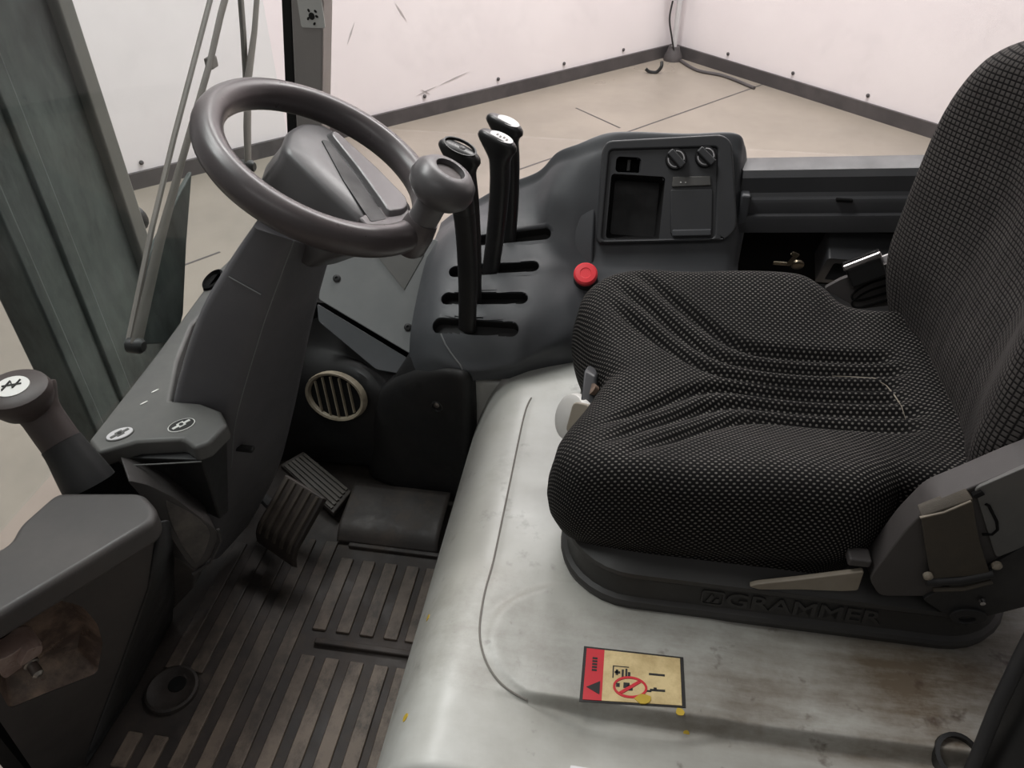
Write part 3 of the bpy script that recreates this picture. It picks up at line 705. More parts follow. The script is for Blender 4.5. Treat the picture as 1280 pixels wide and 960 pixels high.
# spoke from hub to rim next to the knob
kb = wfr.px(527, 300); ka = math.atan2(kb[1], kb[0])
def pol(r, a): return (r*math.cos(a), r*math.sin(a))
v, f = loftg([[wfr(*pol(r, ka+s*wd/r), c) for s, c in ((-1, -.018), (1, -.018), (1, -.004), (-1, -.004))] for r, wd in ((.092, .040), (.105, .044), (.12, .05), (.138, .058))]); mk('spoke', v, f, M['wheel'], sw, bevel=.004)
# spinner knob
kfr = Frame(wfr(*pol(WR+.004, ka), 0), wfr.x, wfr.y)
v, f = latheg([(.004, -.026), (.017, -.025), (.022, -.018), (.0225, .005), (.021, .018), (.0195, .026)], kfr, 28); kn = mk('knob_bracket', v, f, M['wheel'], sw)
v, f = latheg([(.0185, .02), (.0185, .047), (.021, .056), (.031, .061), (.0385, .070), (.0405, .080), (.038, .091), (.030, .099), (.021, .1025), (.0185, .102), (.0172, .094), (.001, .093)], kfr, 36); kn = mk('spinner_knob', v, f, M['hub'], sw); kn['label'] = 'mushroom shaped spinner knob with a round recess on top'
v, f = latheg([(.0172, .093), (.0165, .096), (.001, .0965)], kfr, 24); mk('knob_inset', v, f, M['handle'], kn)

# ================================================================== LEFT (DOOR SIDE) COVERS
bc = thing('badge_cover', (-.62, .72, .40), 'grey moulded cover with two small oval badges beside the column', 'cover')
ZC = .47
cfr = Frame((0, 0, ZC), (1, 0, 0), (0, 1, 0))
out_px = [(110, 550), (196, 440), (272, 337), (292, 318), (298, 345), (240, 405), (222, 450), (213, 500), (250, 503), (276, 513), (285, 530), (262, 553), (243, 560), (228, 549), (170, 552), (122, 566)]
outl = [cfr.px(u, q) for u, q in out_px]
v, f = prismg(outl, -.028, 0, cfr); mk('top_plate', v, f, M['cover'], bc, bevel=.006, seg=3)
for (u, q, rx, m) in ((150, 543, .019, M['silver']), (227, 532, .019, M['print'])):
    a, b = cfr.px(u, q); an = -.95+math.pi/2+.6
    v, f = prismg(ell(a, b, .0185, .0125, 28, .75), -.001, .0012, cfr); bd = mk('oval_badge', v, f, M['whiteprint'] if m is M['print'] else M['cover'], bc)
    v, f = prismg(ell(a, b, .0170, .011, 28, .75), .0, .0018, cfr); bi = mk('badge_field', v, f, m if m is M['print'] else M['silver'], bd)
    c, s = math.cos(1.0), math.sin(1.0)
    ps = [prismg([(a+c*t0-s*w0, b+s*t0+c*w0), (a+c*t1-s*w0, b+s*t1+c*w0), (a+c*t1+s*w0, b+s*t1-c*w0), (a+c*t0+s*w0, b+s*t0-c*w0)], .001, .0026, cfr) for t0, t1, w0 in ((-.013, -.005, .002), (.005, .013, .002), (-.005, .005, .0048))]
    v, f = join(ps); mk('badge_symbol', v, f, M['whiteprint'] if m is M['print'] else M['cover'], bd, flat=True)
    v, f = prismg(ell(a, b, .003, .003, 12), .001, .003, cfr); mk('badge_dot', v, f, M['print'], bd)
for (u, q) in ((180, 504), (194, 489)):
    a, b = cfr.px(u, q); v, f = prismg(ell(a, b, .006, .0014, 10, 1.0), -.0005, .001, cfr); mk('chip', v, f, M['whiteprint'], bc)
gf_ = Frame(P(266, 350, Z=.472), P(274, 326, Z=.472)-P(246, 366, Z=.472), (1, 0, 0))
if gf_.n.z < 0: gf_ = Frame(gf_.o, -gf_.x, gf_.y)
v, f = latheg([(.034, -.006), (.034, .003), (.029, .005), (.026, -.002), (.001, -.002)], gf_, 24, 1, .42); mk('black_grommet', v, f, M['blackhole'], bc)
# dark folded panel and drum beneath it
dl_ = thing('lever_housing', (-.62, .68, .3), 'black angled housing with a worn grey drum under the badge cover', 'housing')
top = [P(140, 572, Z=.445), P(252, 575, Z=.445), P(284, 536, Z=.445), P(240, 500, Z=.445), P(150, 520, Z=.445)]
bot = [P(176, 600, Z=.34), P(275, 650, Z=.30), P(286, 640, Z=.30), P(250, 520, Z=.34), P(170, 530, Z=.34)]
v, f = loftg([bot, top]); mk('angled_panel', v, f, M['black'], dl_, bevel=.003)
pts = [P(252, 577, Z=.4445), P(200, 580, Z=.4455), P(155, 582, Z=.4455)]
v, f = tubeg(pts, .0012, 6); mk('panel_edge', v, f, M['cover'], dl_)
dyc = P(176, 690, Y=.66)
dpx = [(158, 600), (185, 606), (218, 622), (248, 645), (268, 660), (274, 672), (262, 700), (246, 714), (232, 700), (214, 672), (195, 640)]
dfr2 = Frame(P(225, 655, Y=.64), (.75, .66, -.1), (.1, .2, 1))
if dfr2.n.dot(CAM-dfr2.o) < 0: dfr2 = Frame(dfr2.o, -dfr2.x, dfr2.y)
v, f = prismg(rpoly([dfr2.px(*p) for p in dpx], .008, 3), -.06, 0, dfr2); mk('drum', v, f, M['casing'], dl_, bevel=.006, seg=3)
dpx2 = [(205, 622), (238, 640), (258, 655), (264, 668), (254, 695), (245, 706), (226, 680), (212, 650)]
v, f = prismg(rpoly([dfr2.px(*p) for p in dpx2], .01, 3), -.001, .0016, dfr2, .97); mk('worn_face', v, f, M['wornface'], dl_)
v, f = tubeg([dfr2(*dfr2.px(*p), .003) for p in ((240, 716), (262, 702), (275, 674), (272, 660))], .0025, 6); mk('drum_lip', v, f, M['bracket'], dl_)
v, f = loftg([[P(188, 652, Y=.62), P(214, 690, Y=.64), P(244, 715, Y=.66), P(230, 660, Y=.74)], [P(212, 745, Y=.70), P(218, 756, Y=.70), P(242, 735, Y=.72), P(260, 700, Y=.80)]])
mk('lower_link', v, f, M['casing'], dl_, bevel=.004)

cs = thing('door_side_casing', (-.62, .48, 0), 'dark plastic casing at the lower left with a greasy latch recess', 'casing')
ZT = .50
# top: rounded slab
tfr = Frame((0, 0, ZT), (1, 0, 0), (0, 1, 0))
tp = [tfr.px(u, q) for u, q in ((70, 614), (178, 614), (196, 634), (192, 652), (100, 708), (0, 768), (-60, 803), (-120, 760), (-40, 700), (10, 680), (22, 656))]
v, f = prismg(rpoly(tp, .012, 4), -.035, 0, tfr); mk('top_cap', v, f, M['casing'], cs, bevel=.009, seg=4)
# leaning side panel with a real recess
A_, B_, C_ = P(196, 655, Z=.458), P(0, 772, Z=.458), P(105, 950, Z=0)
lfr = Frame(B_, A_-B_, B_-C_)
if lfr.n.dot(CAM-lfr.o) < 0: lfr = Frame(B_, -(A_-B_), B_-C_)
L = lambda u, q, c=0: lfr.px(u, q, c)
outer = [L(-40, 796), L(0, 772), L(100, 712), L(196, 655), L(184, 735), L(150, 830), L(104, 952), L(60, 990), L(0, 902), L(-40, 880)]
hole = rpoly([L(-20, 790), L(42, 757), L(75, 750), L(103, 758), L(122, 780), L(129, 805), L(122, 842), L(60, 866), L(12, 886), L(-20, 830)], .01, 3)
v, f = plateg(outer, [hole], -.008, 0, lfr); mk('side_panel', v, f, M['casing'], cs, ang=30)
v, f = pocketg(hole, -.001, -.032, lfr, .8); mk('latch_recess', v, f, M['rust'], cs, ang=60)
v, f = tubeg([lfr(*L(u, q), .0012) for u, q in ((28, 757), (60, 738), (110, 708), (196, 657))], .002, 6); mk('panel_lip', v, f, M['dash'], cs)
# end return of the casing toward the footwell
v, f = loftg([[P(196, 655, Z=.458), P(206, 645, Z=.455), P(212, 700, Z=.30), P(214, 757, Z=.14)], [P(184, 735, pl=(lfr.o, lfr.n)), P(150, 830, pl=(lfr.o, lfr.n)), P(130, 885, Z=.02), P(104, 952, Z=.0)]], False, False, False)
v = [P(197, 652, pl=(lfr.o, lfr.n)), P(184, 735, pl=(lfr.o, lfr.n)), P(150, 830, pl=(lfr.o, lfr.n)), P(106, 948, pl=(lfr.o, lfr.n)),
     P(108, 958, Z=0), P(165, 862, Z=0), P(212, 775, Z=0), P(216, 720, Z=.18), P(208, 650, Z=.44)]
f = [(0, 1, 7, 8), (1, 2, 6, 7), (2, 3, 5, 6), (3, 4, 5)]
mk('end_panel', v, f, M['black'], cs, solid=.005)
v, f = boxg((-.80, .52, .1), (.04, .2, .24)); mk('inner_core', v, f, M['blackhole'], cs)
# latch inside the recess
lt = P(27, 812, pl=(lfr.o-lfr.n*.016, lfr.n)); lf2 = Frame(lt, lfr.x, lfr.y)
v, f = prismg(rpoly([(-.03, -.02), (.012, -.012), (.022, .01), (.01, .028), (-.008, .022), (-.03, .03)], .008, 3), -.014, .012, lf2); lc = mk('door_latch', v, f, M['latch'], cs, bevel=.003)
v, f = latheg([(.009, 0), (.009, .008), (.0065, .009), (.0065, .024), (.003, .027)], Frame(lf2(.0, -.008, .012), lf2.x, lf2.y), 14); mk('bolt', v, f, M['steel'], lc)
v, f = prismg(rpoly([(-.012, .004), (.014, .004), (.02, .02), (.004, .03)], .006, 3),   .01, .022, lf2); mk('latch_claw', v, f, M['latch'], lc, bevel=.002)

# hand lever with symbol cap
hl = thing('brake_hand_lever', P(112, 604, Z=ZT), 'brown-black hand lever with a white symbol cap on the casing', 'lever')
hb = P(112, 606, Z=ZT-.02); ht = P(30, 488, d=.93)
path = cr([hb, hb.lerp(ht, .3)+V((0, 0, .004)), hb.lerp(ht, .62), hb.lerp(ht, .86), ht], 5)
n_ = len(path); rr = []; ry_ = []
for i in range(n_):
    t = i/(n_-1); g = .0255+.007*sm(.35, .0, t)+.012*sm(.60, .9, t)-.010*sm(.9, 1, t); rr.append(g); ry_.append(g*.85)
k1 = int(n_*.36)
v, f = tubeg(path[:k1+1], [r*1.08 for r in rr[:k1+1]], 20, ry=ry_[:k1+1], up=(1, 0, 0)); mk('lever_boot', v, f, M['black'], hl)
v, f = tubeg(path[k1:], rr[k1:], 22, ry=ry_[k1:], up=(1, 0, 0)); mk('lever_grip', v, f, M['handle'], hl)
capc = P(17, 486, d=.905); nrm = ((ht-hb).normalized()*.7+(CAM-capc).normalized()*.6).normalized()
xa = V((1, .3, 0)); xa = (xa-nrm*xa.dot(nrm)).normalized(); kfr2 = Frame(capc, xa, nrm.cross(xa))
v, f = latheg([(.030, -.034), (.038, -.018), (.0405, -.008), (.038, .0), (.030, .0035), (.001, .004)], kfr2, 28, 1, .85); mk('lever_head', v, f, M['handle'], hl)
v, f = latheg([(.020, .001), (.0195, .0048), (.001, .005)], kfr2, 28, 1, .85); cpz = mk('symbol_cap', v, f, M['whiteprint'], hl)
ps = [prismg(q, .0045, .0062, kfr2) for q in ([(-.010, -.006), (-.0085, -.007), (-.003, .008), (-.0045, .009)], [(-.0045, .009), (-.003, .008), (.003, -.003), (.0015, -.004)], [(.0015, -.004), (.003, -.003), (.008, .009), (.0065, .010)], [(-.011, .001), (-.011, -.0005), (.010, .002), (.010, .0035)])]
v, f = join(ps); mk('cap_symbol', v, f, M['print'], cpz, flat=True)

# ================================================================== SIDE CONSOLE
so = thing('side_console', (-.05, 1.25, .35), 'dark grey moulded side console with lever slots and control panel', 'console')
ST = [(-.36, [(1.085, .20), (1.085, .29), (1.095, .34), (1.12, .385), (1.18, .425), (1.25, .455), (1.30, .46), (1.36, .465), (1.40, .46), (1.41, .35)]),
      (-.335, [(1.065, .26), (1.068, .33), (1.078, .37), (1.11, .412), (1.18, .455), (1.25, .485), (1.30, .49), (1.36, .485), (1.40, .48), (1.41, .35)]),
      (-.30, [(1.052, .31), (1.053, .355), (1.062, .385), (1.10, .430), (1.18, .472), (1.26, .505), (1.31, .513), (1.37, .505), (1.40, .50), (1.41, .35)]),
      (-.235, [(1.050, .338), (1.047, .356), (1.050, .372), (1.085, .428), (1.18, .476), (1.27, .514), (1.32, .525), (1.375, .54), (1.40, .54), (1.41, .35)]),
      (-.165, [(1.064, .342), (1.056, .366), (1.055, .386), (1.095, .434), (1.19, .480), (1.275, .516), (1.33, .55), (1.372, .575), (1.395, .572), (1.415, .35)]),
      (-.13, [(1.084, .345), (1.076, .374), (1.078, .397), (1.12, .444), (1.2, .484), (1.268, .514), (1.325, .58), (1.370, .612), (1.395, .608), (1.415, .35)]),
      (-.09, [(1.104, .346), (1.100, .380), (1.106, .408), (1.15, .447), (1.22, .478), (1.264, .503), (1.316, .586), (1.358, .632), (1.39, .628), (1.415, .35)]),
      (-.045, [(1.122, .347), (1.122, .386), (1.145, .422), (1.18, .447), (1.23, .468), (1.268, .489), (1.316, .582), (1.356, .650), (1.39, .647), (1.415, .35)]),
      (.0, [(1.130, .348), (1.135, .390), (1.165, .428), (1.20, .449), (1.24, .466), (1.27, .487), (1.3175, .5825), (1.356, .656), (1.39, .653), (1.415, .35)]),
      (.10, [(1.14, .35), (1.15, .39), (1.18, .430), (1.21, .448), (1.245, .464), (1.27, .487), (1.3175, .5825), (1.356, .658), (1.39, .655), (1.415, .35)]),
      (.182, [(1.15, .35), (1.16, .39), (1.19, .430), (1.22, .446), (1.25, .464), (1.27, .487), (1.3175, .5825), (1.358, .662), (1.39, .660), (1.415, .35)]),
      (.205, [(1.16, .35), (1.17, .39), (1.20, .430), (1.23, .446), (1.255, .464), (1.275, .485), (1.325, .575), (1.366, .640), (1.395, .638), (1.415, .35)]),
      (.218, [(1.17, .35), (1.18, .39), (1.21, .430), (1.24, .446), (1.262, .464), (1.29, .485), (1.335, .555), (1.38, .60), (1.41, .60), (1.415, .35)])]
v, f = surfg([[V((x, y, z)) for y, z in pr_] for x, pr_ in ST], 18, 15)
slf = Frame((-.2, 1.18, .4775), (1, 0, 0), (0, .92, .391))
def SL(u, q, c=.004): return slf.px(u, q, c)
slots = []
from mathutils.bvhtree import BVHTree
BV = BVHTree.FromPolygons(v, f)
for (ul, vl, ur, vr, r) in ((574, 300, 689, 290, .0125), (560, 337, 674, 330, .0125), (550, 369, 660, 370, .013), (538, 398, 648, 407, .0135)):
    a, b = V(SL(ul, vl)), V(SL(ur, vr)); slots.append((a, b, r))
def slotpoly(sl, grow=0):
    a, b, r = sl; e = (b-a).normalized(); p = V((-e.y, e.x)); r += grow; L_ = (b-a).length; out = []
    for c_, a0 in ((b-e*sl[2], -90), (a+e*sl[2], 90)):
        for k in range(11):
            t = math.radians(a0+18*k); q = c_+e*(r*math.cos(t))+p*(r*math.sin(t)); out.append((q.x, q.y))
    return out
def snap(a, b, off):
    h = BV.ray_cast(slf(a, b, .06), -slf.n); return (h[0] if h[0] is not None else slf(a, b, 0))+slf.n*off
pnf = Frame((0, 1.3175, .5825), (1, 0, 0), (0, .095, .191))
def PN(u, q, c=.012): return pnf.px(u, q, c)
cup = rrect(*PN(757, 298), *PN(832, 221), .006); rock = rrect(*PN(769, 215), *PN(802, 197), .007)
SLP = [slotpoly(q, .001) for q in slots]
def keep(fc):
    c = sum((v[i] for i in fc), V((0, 0, 0)))/4
    a, b, n = slf.loc(c)
    if abs(n) < .05:
        for sp_ in SLP:
            if inpoly((a, b), sp_): return False
    a, b, n = pnf.loc(c)
    if abs(n) < .02 and (inpoly((a, b), cup) or inpoly((a, b), rock)): return False
    return True
f = [q for q in f if keep(q)]
CBV, CBF = list(v), list(f)
mk('console_body', v, f, M['console'], so, ang=60)
for sl_ in slots:
    o_, i_ = slotpoly(sl_, .007), slotpoly(sl_, 0)
    v, f = loftg([[snap(a, b, .0002) for a, b in o_], [snap(a, b, .0006) for a, b in i_], [snap(a, b, -.003) for a, b in slotpoly(sl_, -.001)]], False, False); mk('slot_rim', v, f, M['console'], so, ang=60)
    v, f = loftg([[snap(a, b, -.002) for a, b in slotpoly(sl_, -.0008)], [snap(a, b, -.02) for a, b in slotpoly(sl_, -.0015)]], False, True); mk('lever_slot', v, f, M['black'], so, ang=40)
# raised pillar between the slot field and the panel
rings = []
for ul, ur, q, c in ((707, 741, 347, .004), (706, 741, 342, .010), (704, 742, 305, .009), (700, 744, 270, .005), (696, 746, 240, -.006), (694, 748, 220, -.022)):
    l_, r_ = pnf.px(ul, q, c), pnf.px(ur, q, c); rings.append([pnf(*l_, c), pnf(*r_, c), pnf(r_[0]+.004, r_[1], c-.03), pnf(l_[0]-.004, l_[1], c-.03)])
v, f = loftg(rings); mk('console_ridge', v, f, M['console'], so, bevel=.006, seg=3)
def onbody(u, q, up=.001):
    d_ = (P(u, q, d=1)-CAM).normalized(); h = BV.ray_cast(CAM, d_)
    return h[0]-d_*up if h[0] is not None else None
pts = [onbody(u, q) for u, q in ((551, 417), (553, 422), (557, 431), (565, 443), (575, 456), (580, 466))]; pts = [p for p in pts if p is not None]
v, f = tubeg(pts, .0015, 6); mk('parting_line', v, f, M['dash'], so)
# control panel
o4 = [PN(745, 305), PN(906, 301), PN(922, 285), PN(915, 178), PN(903, 168), PN(758, 176), PN(752, 190)]
in4 = [PN(752, 300), PN(893, 297), PN(897, 184), PN(762, 188)]
outr = rpoly(o4, .012, 4); inr = rpoly(in4, .008, 4)
v, f = plateg(outr, [inr], -.004, .016, pnf); mk('panel_rim', v, f, M['panel'], so, bevel=.004, seg=3)
v, f = plateg(rpoly([PN(748, 303), PN(898, 300), PN(902, 180), PN(758, 184)], .008, 4), [cup, rock], -.002, .009, pnf); mk('panel_face', v, f, M['panel'], so, bevel=.001)
v, f = pocketg(cup, .008, -.045, pnf, .86); mk('storage_pocket', v, f, M['black'], so, ang=60)
v, f = pocketg(rock, .008, -.02, pnf, .95); sk = mk('socket_opening', v, f, M['blackhole'], so, ang=60)
a, b = PN(786, 206); v, f = boxg((a, b, -.003), (.006, .02, .01), pnf); mk('socket_web', v, f, M['black'], sk, bevel=.001)
for (u, q, rot) in ((845, 199, -.75), (882, 196, -.7)):
    a, b = PN(u, q); fr = Frame(pnf(a, b, .009), pnf.x*math.cos(rot)+pnf.y*math.sin(rot), pnf.y*math.cos(rot)-pnf.x*math.sin(rot))
    v, f = latheg([(.0185, 0), (.0185, .006), (.0165, .009), (.001, .009)], fr, 28); kk = mk('rotary_knob', v, f, M['grip'], so)
    v, f = boxg((0, 0, .014), (.036, .013, .014), fr); mk('knob_grip', v, f, M['panel'], kk, bevel=.003)
    for s in (-1, 1):
        v, f = tubeg([fr(.0135*math.cos(t), s*.0135*math.sin(t), .0095) for t in (.7+.175*k for k in range(11))], .0011, 6); mk('knob_edge', v, f, M['silver'], kk)
fl4 = [PN(838, 293), PN(890, 292), PN(891, 236), PN(838, 237)]
v, f = prismg(rpoly(fl4, .003, 2), .006, .0135, pnf); fp_ = mk('flap_cover', v, f, M['panel'], so, bevel=.002)
v, f = prismg([PN(840, 296), PN(889, 295), PN(889, 286), PN(840, 287)], .010, .019, pnf); mk('flap_lip', v, f, M['console'], fp_, bevel=.003)
v, f = prismg([PN(840, 234), PN(889, 232), PN(888, 220), PN(841, 221)], .006, .015, pnf); sb = mk('switch_bar', v, f, M['cover'], so, bevel=.002)
for u in (851, 857):
    a, b = PN(u, 228, .0155); v, f = latheg([(.0018, .0145), (.0012, .0164)], Frame(pnf(a, b, 0), pnf.x, pnf.y), 8); mk('indicator_dot', v, f, M['whiteprint'], sb)
# red push button
rb = P(732, 347, Y=1.205); rbf = Frame(rb, (1, 0, 0), (0, .80, .60))
v, f = latheg([(.012, -.03), (.012, .004), (.0195, .006), (.0215, .012), (.021, .018), (.018, .021), (.010, .0215), (.009, .0205), (.001, .0205)], rbf, 32); bt = mk('red_push_button', v, f, M['red'], so); bt['label'] = 'bright red round push button'
v, f = latheg([(.0225, -.03), (.0215, -.004), (.018, .003)], rbf, 24); mk('button_collar', v, f, M['black'], so)
# rear tray: stepped rail, cheek, sill, dark box inside
prof = [(1.415, .36), (1.415, .640), (1.40, .652), (1.375, .652), (1.352, .648), (1.342, .638), (1.338, .612), (1.334, .606), (1.326, .604), (1.323, .598), (1.321, .580), (1.314, .578), (1.312, .572), (1.310, .548), (1.34, .545), (1.40, .54)]
v, f = loftg([[V((x, y, z-.018+.08*(x-.2))) for y, z in prof] for x in (.205, .5, .95)], False, False, False); mk('tray_rail', v, f, M['rail'], so, ang=25)
fx0 = P(1025, 228+10, Y=1.335)
v, f = boxg((P(1058, 238, Y=1.326).x, 1.322, .600), (.028, .008, .006)); mk('rail_notch', v, f, M['blackhole'], so, bevel=.002)
v, f = loftg([[V((x, y, z)) for y, z in ((1.18, .35), (1.27, .44), (1.305, .455), (1.315, .60), (1.34, .60), (1.415, .36))] for x in (.205, .222)]); mk('tray_cheek', v, f, M['console'], so, bevel=.004)
v, f = boxg((.58, 1.27, .395), (.75, .09, .09)); mk('tray_sill', v, f, M['black'], so, bevel=.008)
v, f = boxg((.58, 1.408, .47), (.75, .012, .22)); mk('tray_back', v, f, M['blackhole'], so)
iq = P(1080, 330, Y=1.33)
v, f = plateg(rrect(-.075, -.04, .12, .045, .006), [rrect(-.06, -.028, .11, .03, .004)], -.03, .03, Frame((iq.x, 1.345, iq.z), (1, 0, 0), (0, -.5, .86))); mk('tray_box', v, f, M['panel'], so, bevel=.002)

# ---------------- hydraulic levers
def lever(lab, base_px, slot, head_px, ydelta, mat_label, headrx, dark):
    a_, b_, r = slots[slot]; ax = SL(*base_px)[0]; y = a_.y+(b_.y-a_.y)*(ax-a_.x)/(b_.x-a_.x); b = snap(ax, y, -.012)
    t = P(head_px[0], head_px[1], Y=b.y+ydelta)
    lv = thing('control_lever', snap(ax, y, .0), lab, 'lever', 'control levers on the side console')
    mid1 = b.lerp(t, .35)+V((.004, 0, 0)); mid2 = b.lerp(t, .7)+V((.004, 0, 0))
    path = cr([b, mid1, mid2, b.lerp(t, .88)+V((.001, 0, 0)), t], 7); n = len(path); axd = V((.93, -.28, -.30)).normalized()
    rings = []
    for i, p in enumerate(path):
        s = i/(n-1); tdir = (path[min(i+1, n-1)]-path[max(i-1, 0)]).normalized()
        ru = .0155+.003*s+ (headrx-.0175)*sm(.72, 1.0, s); rv_ = .0105+.004*s
        e1 = (axd-tdir*axd.dot(tdir)*(1-sm(.75, 1, s))).normalized(); e2 = tdir.cross(e1).normalized()
        off = V((-.006, 0, 0))*sm(.72, 1, s)
        rings.append([p+off+e1*(ru*math.copysign(abs(math.cos(a))**.8, math.cos(a)))+e2*(rv_*math.copysign(abs(math.sin(a))**.8, math.sin(a))) for a in (2*math.pi*k/24 for k in range(24))])
    k = int(n*.68)
    v, f = loftg(rings[:k+1]); mk('lever_shaft', v, f, M['black'] if not dark else M['grip'], lv)
    tp_ = (path[-1]-path[-2]).normalized(); last = rings[-1]; c = sum(last, V((0, 0, 0)))/24
    upn = (tp_*.75+V((.25, -.35, .5))).normalized()
    dome = [[c+(q-c)*sc_+upn*h for q in last] for sc_, h in ((.97, .006), (.86, .0105), (.6, .0125), (.05, .013))]
    v, f = loftg(rings[k:]+dome); mk('lever_head', v, f, M['grip'], lv, ang=70)
    hf = Frame(c+upn*.0115, axd, upn.cross(axd)); 
    if hf.n.dot(upn) < 0: hf = Frame(hf.o, -axd, hf.y)
    if mat_label:
        v, f = latheg([(headrx*.62, -.004), (headrx*.60, .0022), (.001, .0026)], Frame(hf(.006 if hf.x.x > 0 else -.006, 0, 0), hf.x, hf.y), 24, 1, .5); lb = mk('silver_cap', v, f, M['silver'], lv)
        if mat_label == 2:
            v, f = join([boxg((-.008+.006*i, .001*(-1)**i, .0026), (.003, .004, .0008), Frame(hf(.006 if hf.x.x > 0 else -.006, 0, 0), hf.x, hf.y)) for i in range(4)]); mk('cap_marking', v, f, M['taupe'], lb, flat=True)
    else:
        v, f = latheg([(headrx*.78, .0), (headrx*.80, .003), (headrx*.72, .003), (headrx*.68, -.001), (headrx*.68, -.002)], hf, 28, 1, .55, close=True); mk('cap_ring', v, f, M['grip'], lv)
        v, f = latheg([(.006, -.001), (.005, .0025), (.001, .003)], Frame(hf(.004, 0, 0), hf.x, hf.y), 14, 1, .7); mk('cap_emblem', v, f, M['bracket'], lv)
    return lv
lever('black lever with blank silver cap, farthest of the pair beside the console', (634, 291), 0, (635, 158), -.0, 1, .034, True)
lever('black lever with marked silver cap, nearest of the pair beside the console', (612, 332), 1, (626, 178), -.005, 2, .034, True)
lever('black lever with dark oval emblem cap behind the spinner knob', (590, 368), 2, (579, 192), -.01, 0, .036, False)
lever('black flat lever in the nearest slot, its head hidden by the spinner knob', (582, 402), 3, (577, 232), -.02, 0, .022, False)

# ================================================================== DRIVER SEAT
SY = .875
ds = thing('driver_seat', (.22, SY, HZ), 'black dotted fabric driver seat with contoured cushion and backrest', 'seat')
# --- base tray
def oval(x0, x1, hw_, r, n=8): return rrect(x0, SY-hw_, x1, SY+hw_, r, n)
def ringz(poly, z): return [V((a, b, z)) for a, b in poly]
def basel(z, g): return ringz(oval(-.028-g, .508+g, .262+g, .085+g), z)
v, f = loftg([basel(.352, .010), basel(.362, .0125), basel(.367, .010), basel(.370, .004), basel(.397, .0), basel(.404, .003), basel(.409, .007), basel(.415, .006), basel(.419, -.002), basel(.43, -.03), basel(.44, -.05)])
bs = mk('seat_base', v, f, M['seatbase'], ds, ang=35); bs['label'] = 'black seat base tray with raised maker lettering'
gfr = Frame(V((.250, SY-.2640, .385)), (1, 0, 0), (0, .15, 1))
v, f = textg('GRAMMER', .030, Frame(gfr(.0, 0, .0), gfr.x*1.0, gfr.y), .0024, .0004); 
# stretch lettering along the base
gx = gfr.x; v = [gfr.o+gx*((q-gfr.o).dot(gx)*1.30+.010)+((q-gfr.o)-gx*(q-gfr.o).dot(gx)) for q in v]
mk('raised_lettering', v, f, M['seatbase'], bs, flat=True)
lg = Frame(gfr(-.096, 0, 0), gfr.x, gfr.y)
parts = [plateg(rrect(-.014, -.0115, .014, .0115, .004), [rrect(-.0115, -.009, .0115, .009, .003)], -.001, .002, lg), prismg([(-.008, -.007), (-.003, -.007), (.001, .003), (-.002, .007)], -.001, .002, lg), prismg([(.0, -.007), (.008, -.007), (.008, .0), (.004, .0)], -.001, .002, lg)]
v, f = join(parts); mk('raised_emblem', v, f, M['seatbase'], bs, flat=True)
# --- cushion
def cush_outline(n=260):
    pts = [(-.052, .05), (-.056, .16), (-.035, .225), (.03, .247), (.12, .250), (.21, .252), (.285, .250), (.325, .226), (.355, .198), (.42, .19), (.475, .185), (.49, .12)]
    full = [(-.006, 0.0), (-.020, .04)]+pts[1:]+[(.492, 0)]
    full += [(x, -y) for x, y in reversed([(-.020, .04)]+pts[1:])]
    c = cr([V((x, y, 0)) for x, y in full], 14, True)
    # resample evenly by arc length
    L_ = [0]
    for i in range(len(c)): L_.append(L_[-1]+(c[(i+1) % len(c)]-c[i]).length)
    out = []; j = 0
    for k in range(n):
        t = L_[-1]*k/n
        while L_[j+1] < t: j += 1
        s = (t-L_[j])/(L_[j+1]-L_[j]+1e-9); out.append(c[j].lerp(c[(j+1) % len(c)], s))
    return out
def groove(x, y):
    y = abs(y); g = 0
    for y0, xk, x1, dp in ((.014, .135, .405, 1), (.045, .155, .42, 1), (.076, .18, .41, 1)):
        # straight run that bends smoothly and fans out toward the front corners
        s_ = .018; e = (xk-x)/s_; yl = y0+.92*s_*(math.log1p(math.exp(e)) if e < 30 else e)
        sl = .92/(1+math.exp(-e)) if e > -30 else 0
        d = abs(y-yl)/math.sqrt(1+sl*sl)
        g = max(g, dp*sm(x1, x1-.03, x)*sm(.235, .15, y)*sm(-.02, .04, x)*math.exp(-(d/.0095)**2))
    return g
def cush_top(x, y):
    z = .530+(.026+.020*sm(.02, .24, x)*sm(.40, .28, x))*sm(.06, .24, abs(y))-.012*sm(.07, -.05, x)+.010*sm(.34, .48, x)
    z += .008*math.exp(-((x-.02)/.06)**2)*sm(.05, .15, abs(y))
    # dish under the sitter and raised rear rim of the fluted field
    z -= .012*math.exp(-((x-.25)/.12)**2-(y/.13)**2)
    z += .006*sm(.405, .43, x)*sm(.47, .44, x)*sm(.14, .1, abs(y))
    z -= .0135*groove(x, y)
    return z
OL = cush_outline(); NO = len(OL); RN = 74
cc = V((.21, 0, 0)); vs, uvs = [], []
nrm_ = []
for i in range(NO):
    t = (OL[(i+1) % NO]-OL[i-1]).normalized(); nrm_.append(V((t.y, -t.x, 0)))
if nrm_[0].dot(OL[0]-cc) < 0: nrm_ = [-q for q in nrm_]
for r in range(1, RN+1):
    k = r/RN
    for i in range(NO):
        p = cc+(OL[i]-cc)*k; edge = (OL[i]-cc).length*(1-k)
        R_ = .045; e = min(edge, R_); drop = R_*(1-math.sqrt(max(0, 1-(1-e/R_)**2)))
        ex = R_*math.asin(min(1, (R_-e)/R_))-(R_-e); q = p+nrm_[i]*ex
        vs.append(V((p.x, SY+p.y, cush_top(p.x, p.y)-drop))); uvs.append((q.x, q.y))
ztop = [vs[(RN-1)*NO+i].z for i in range(NO)]
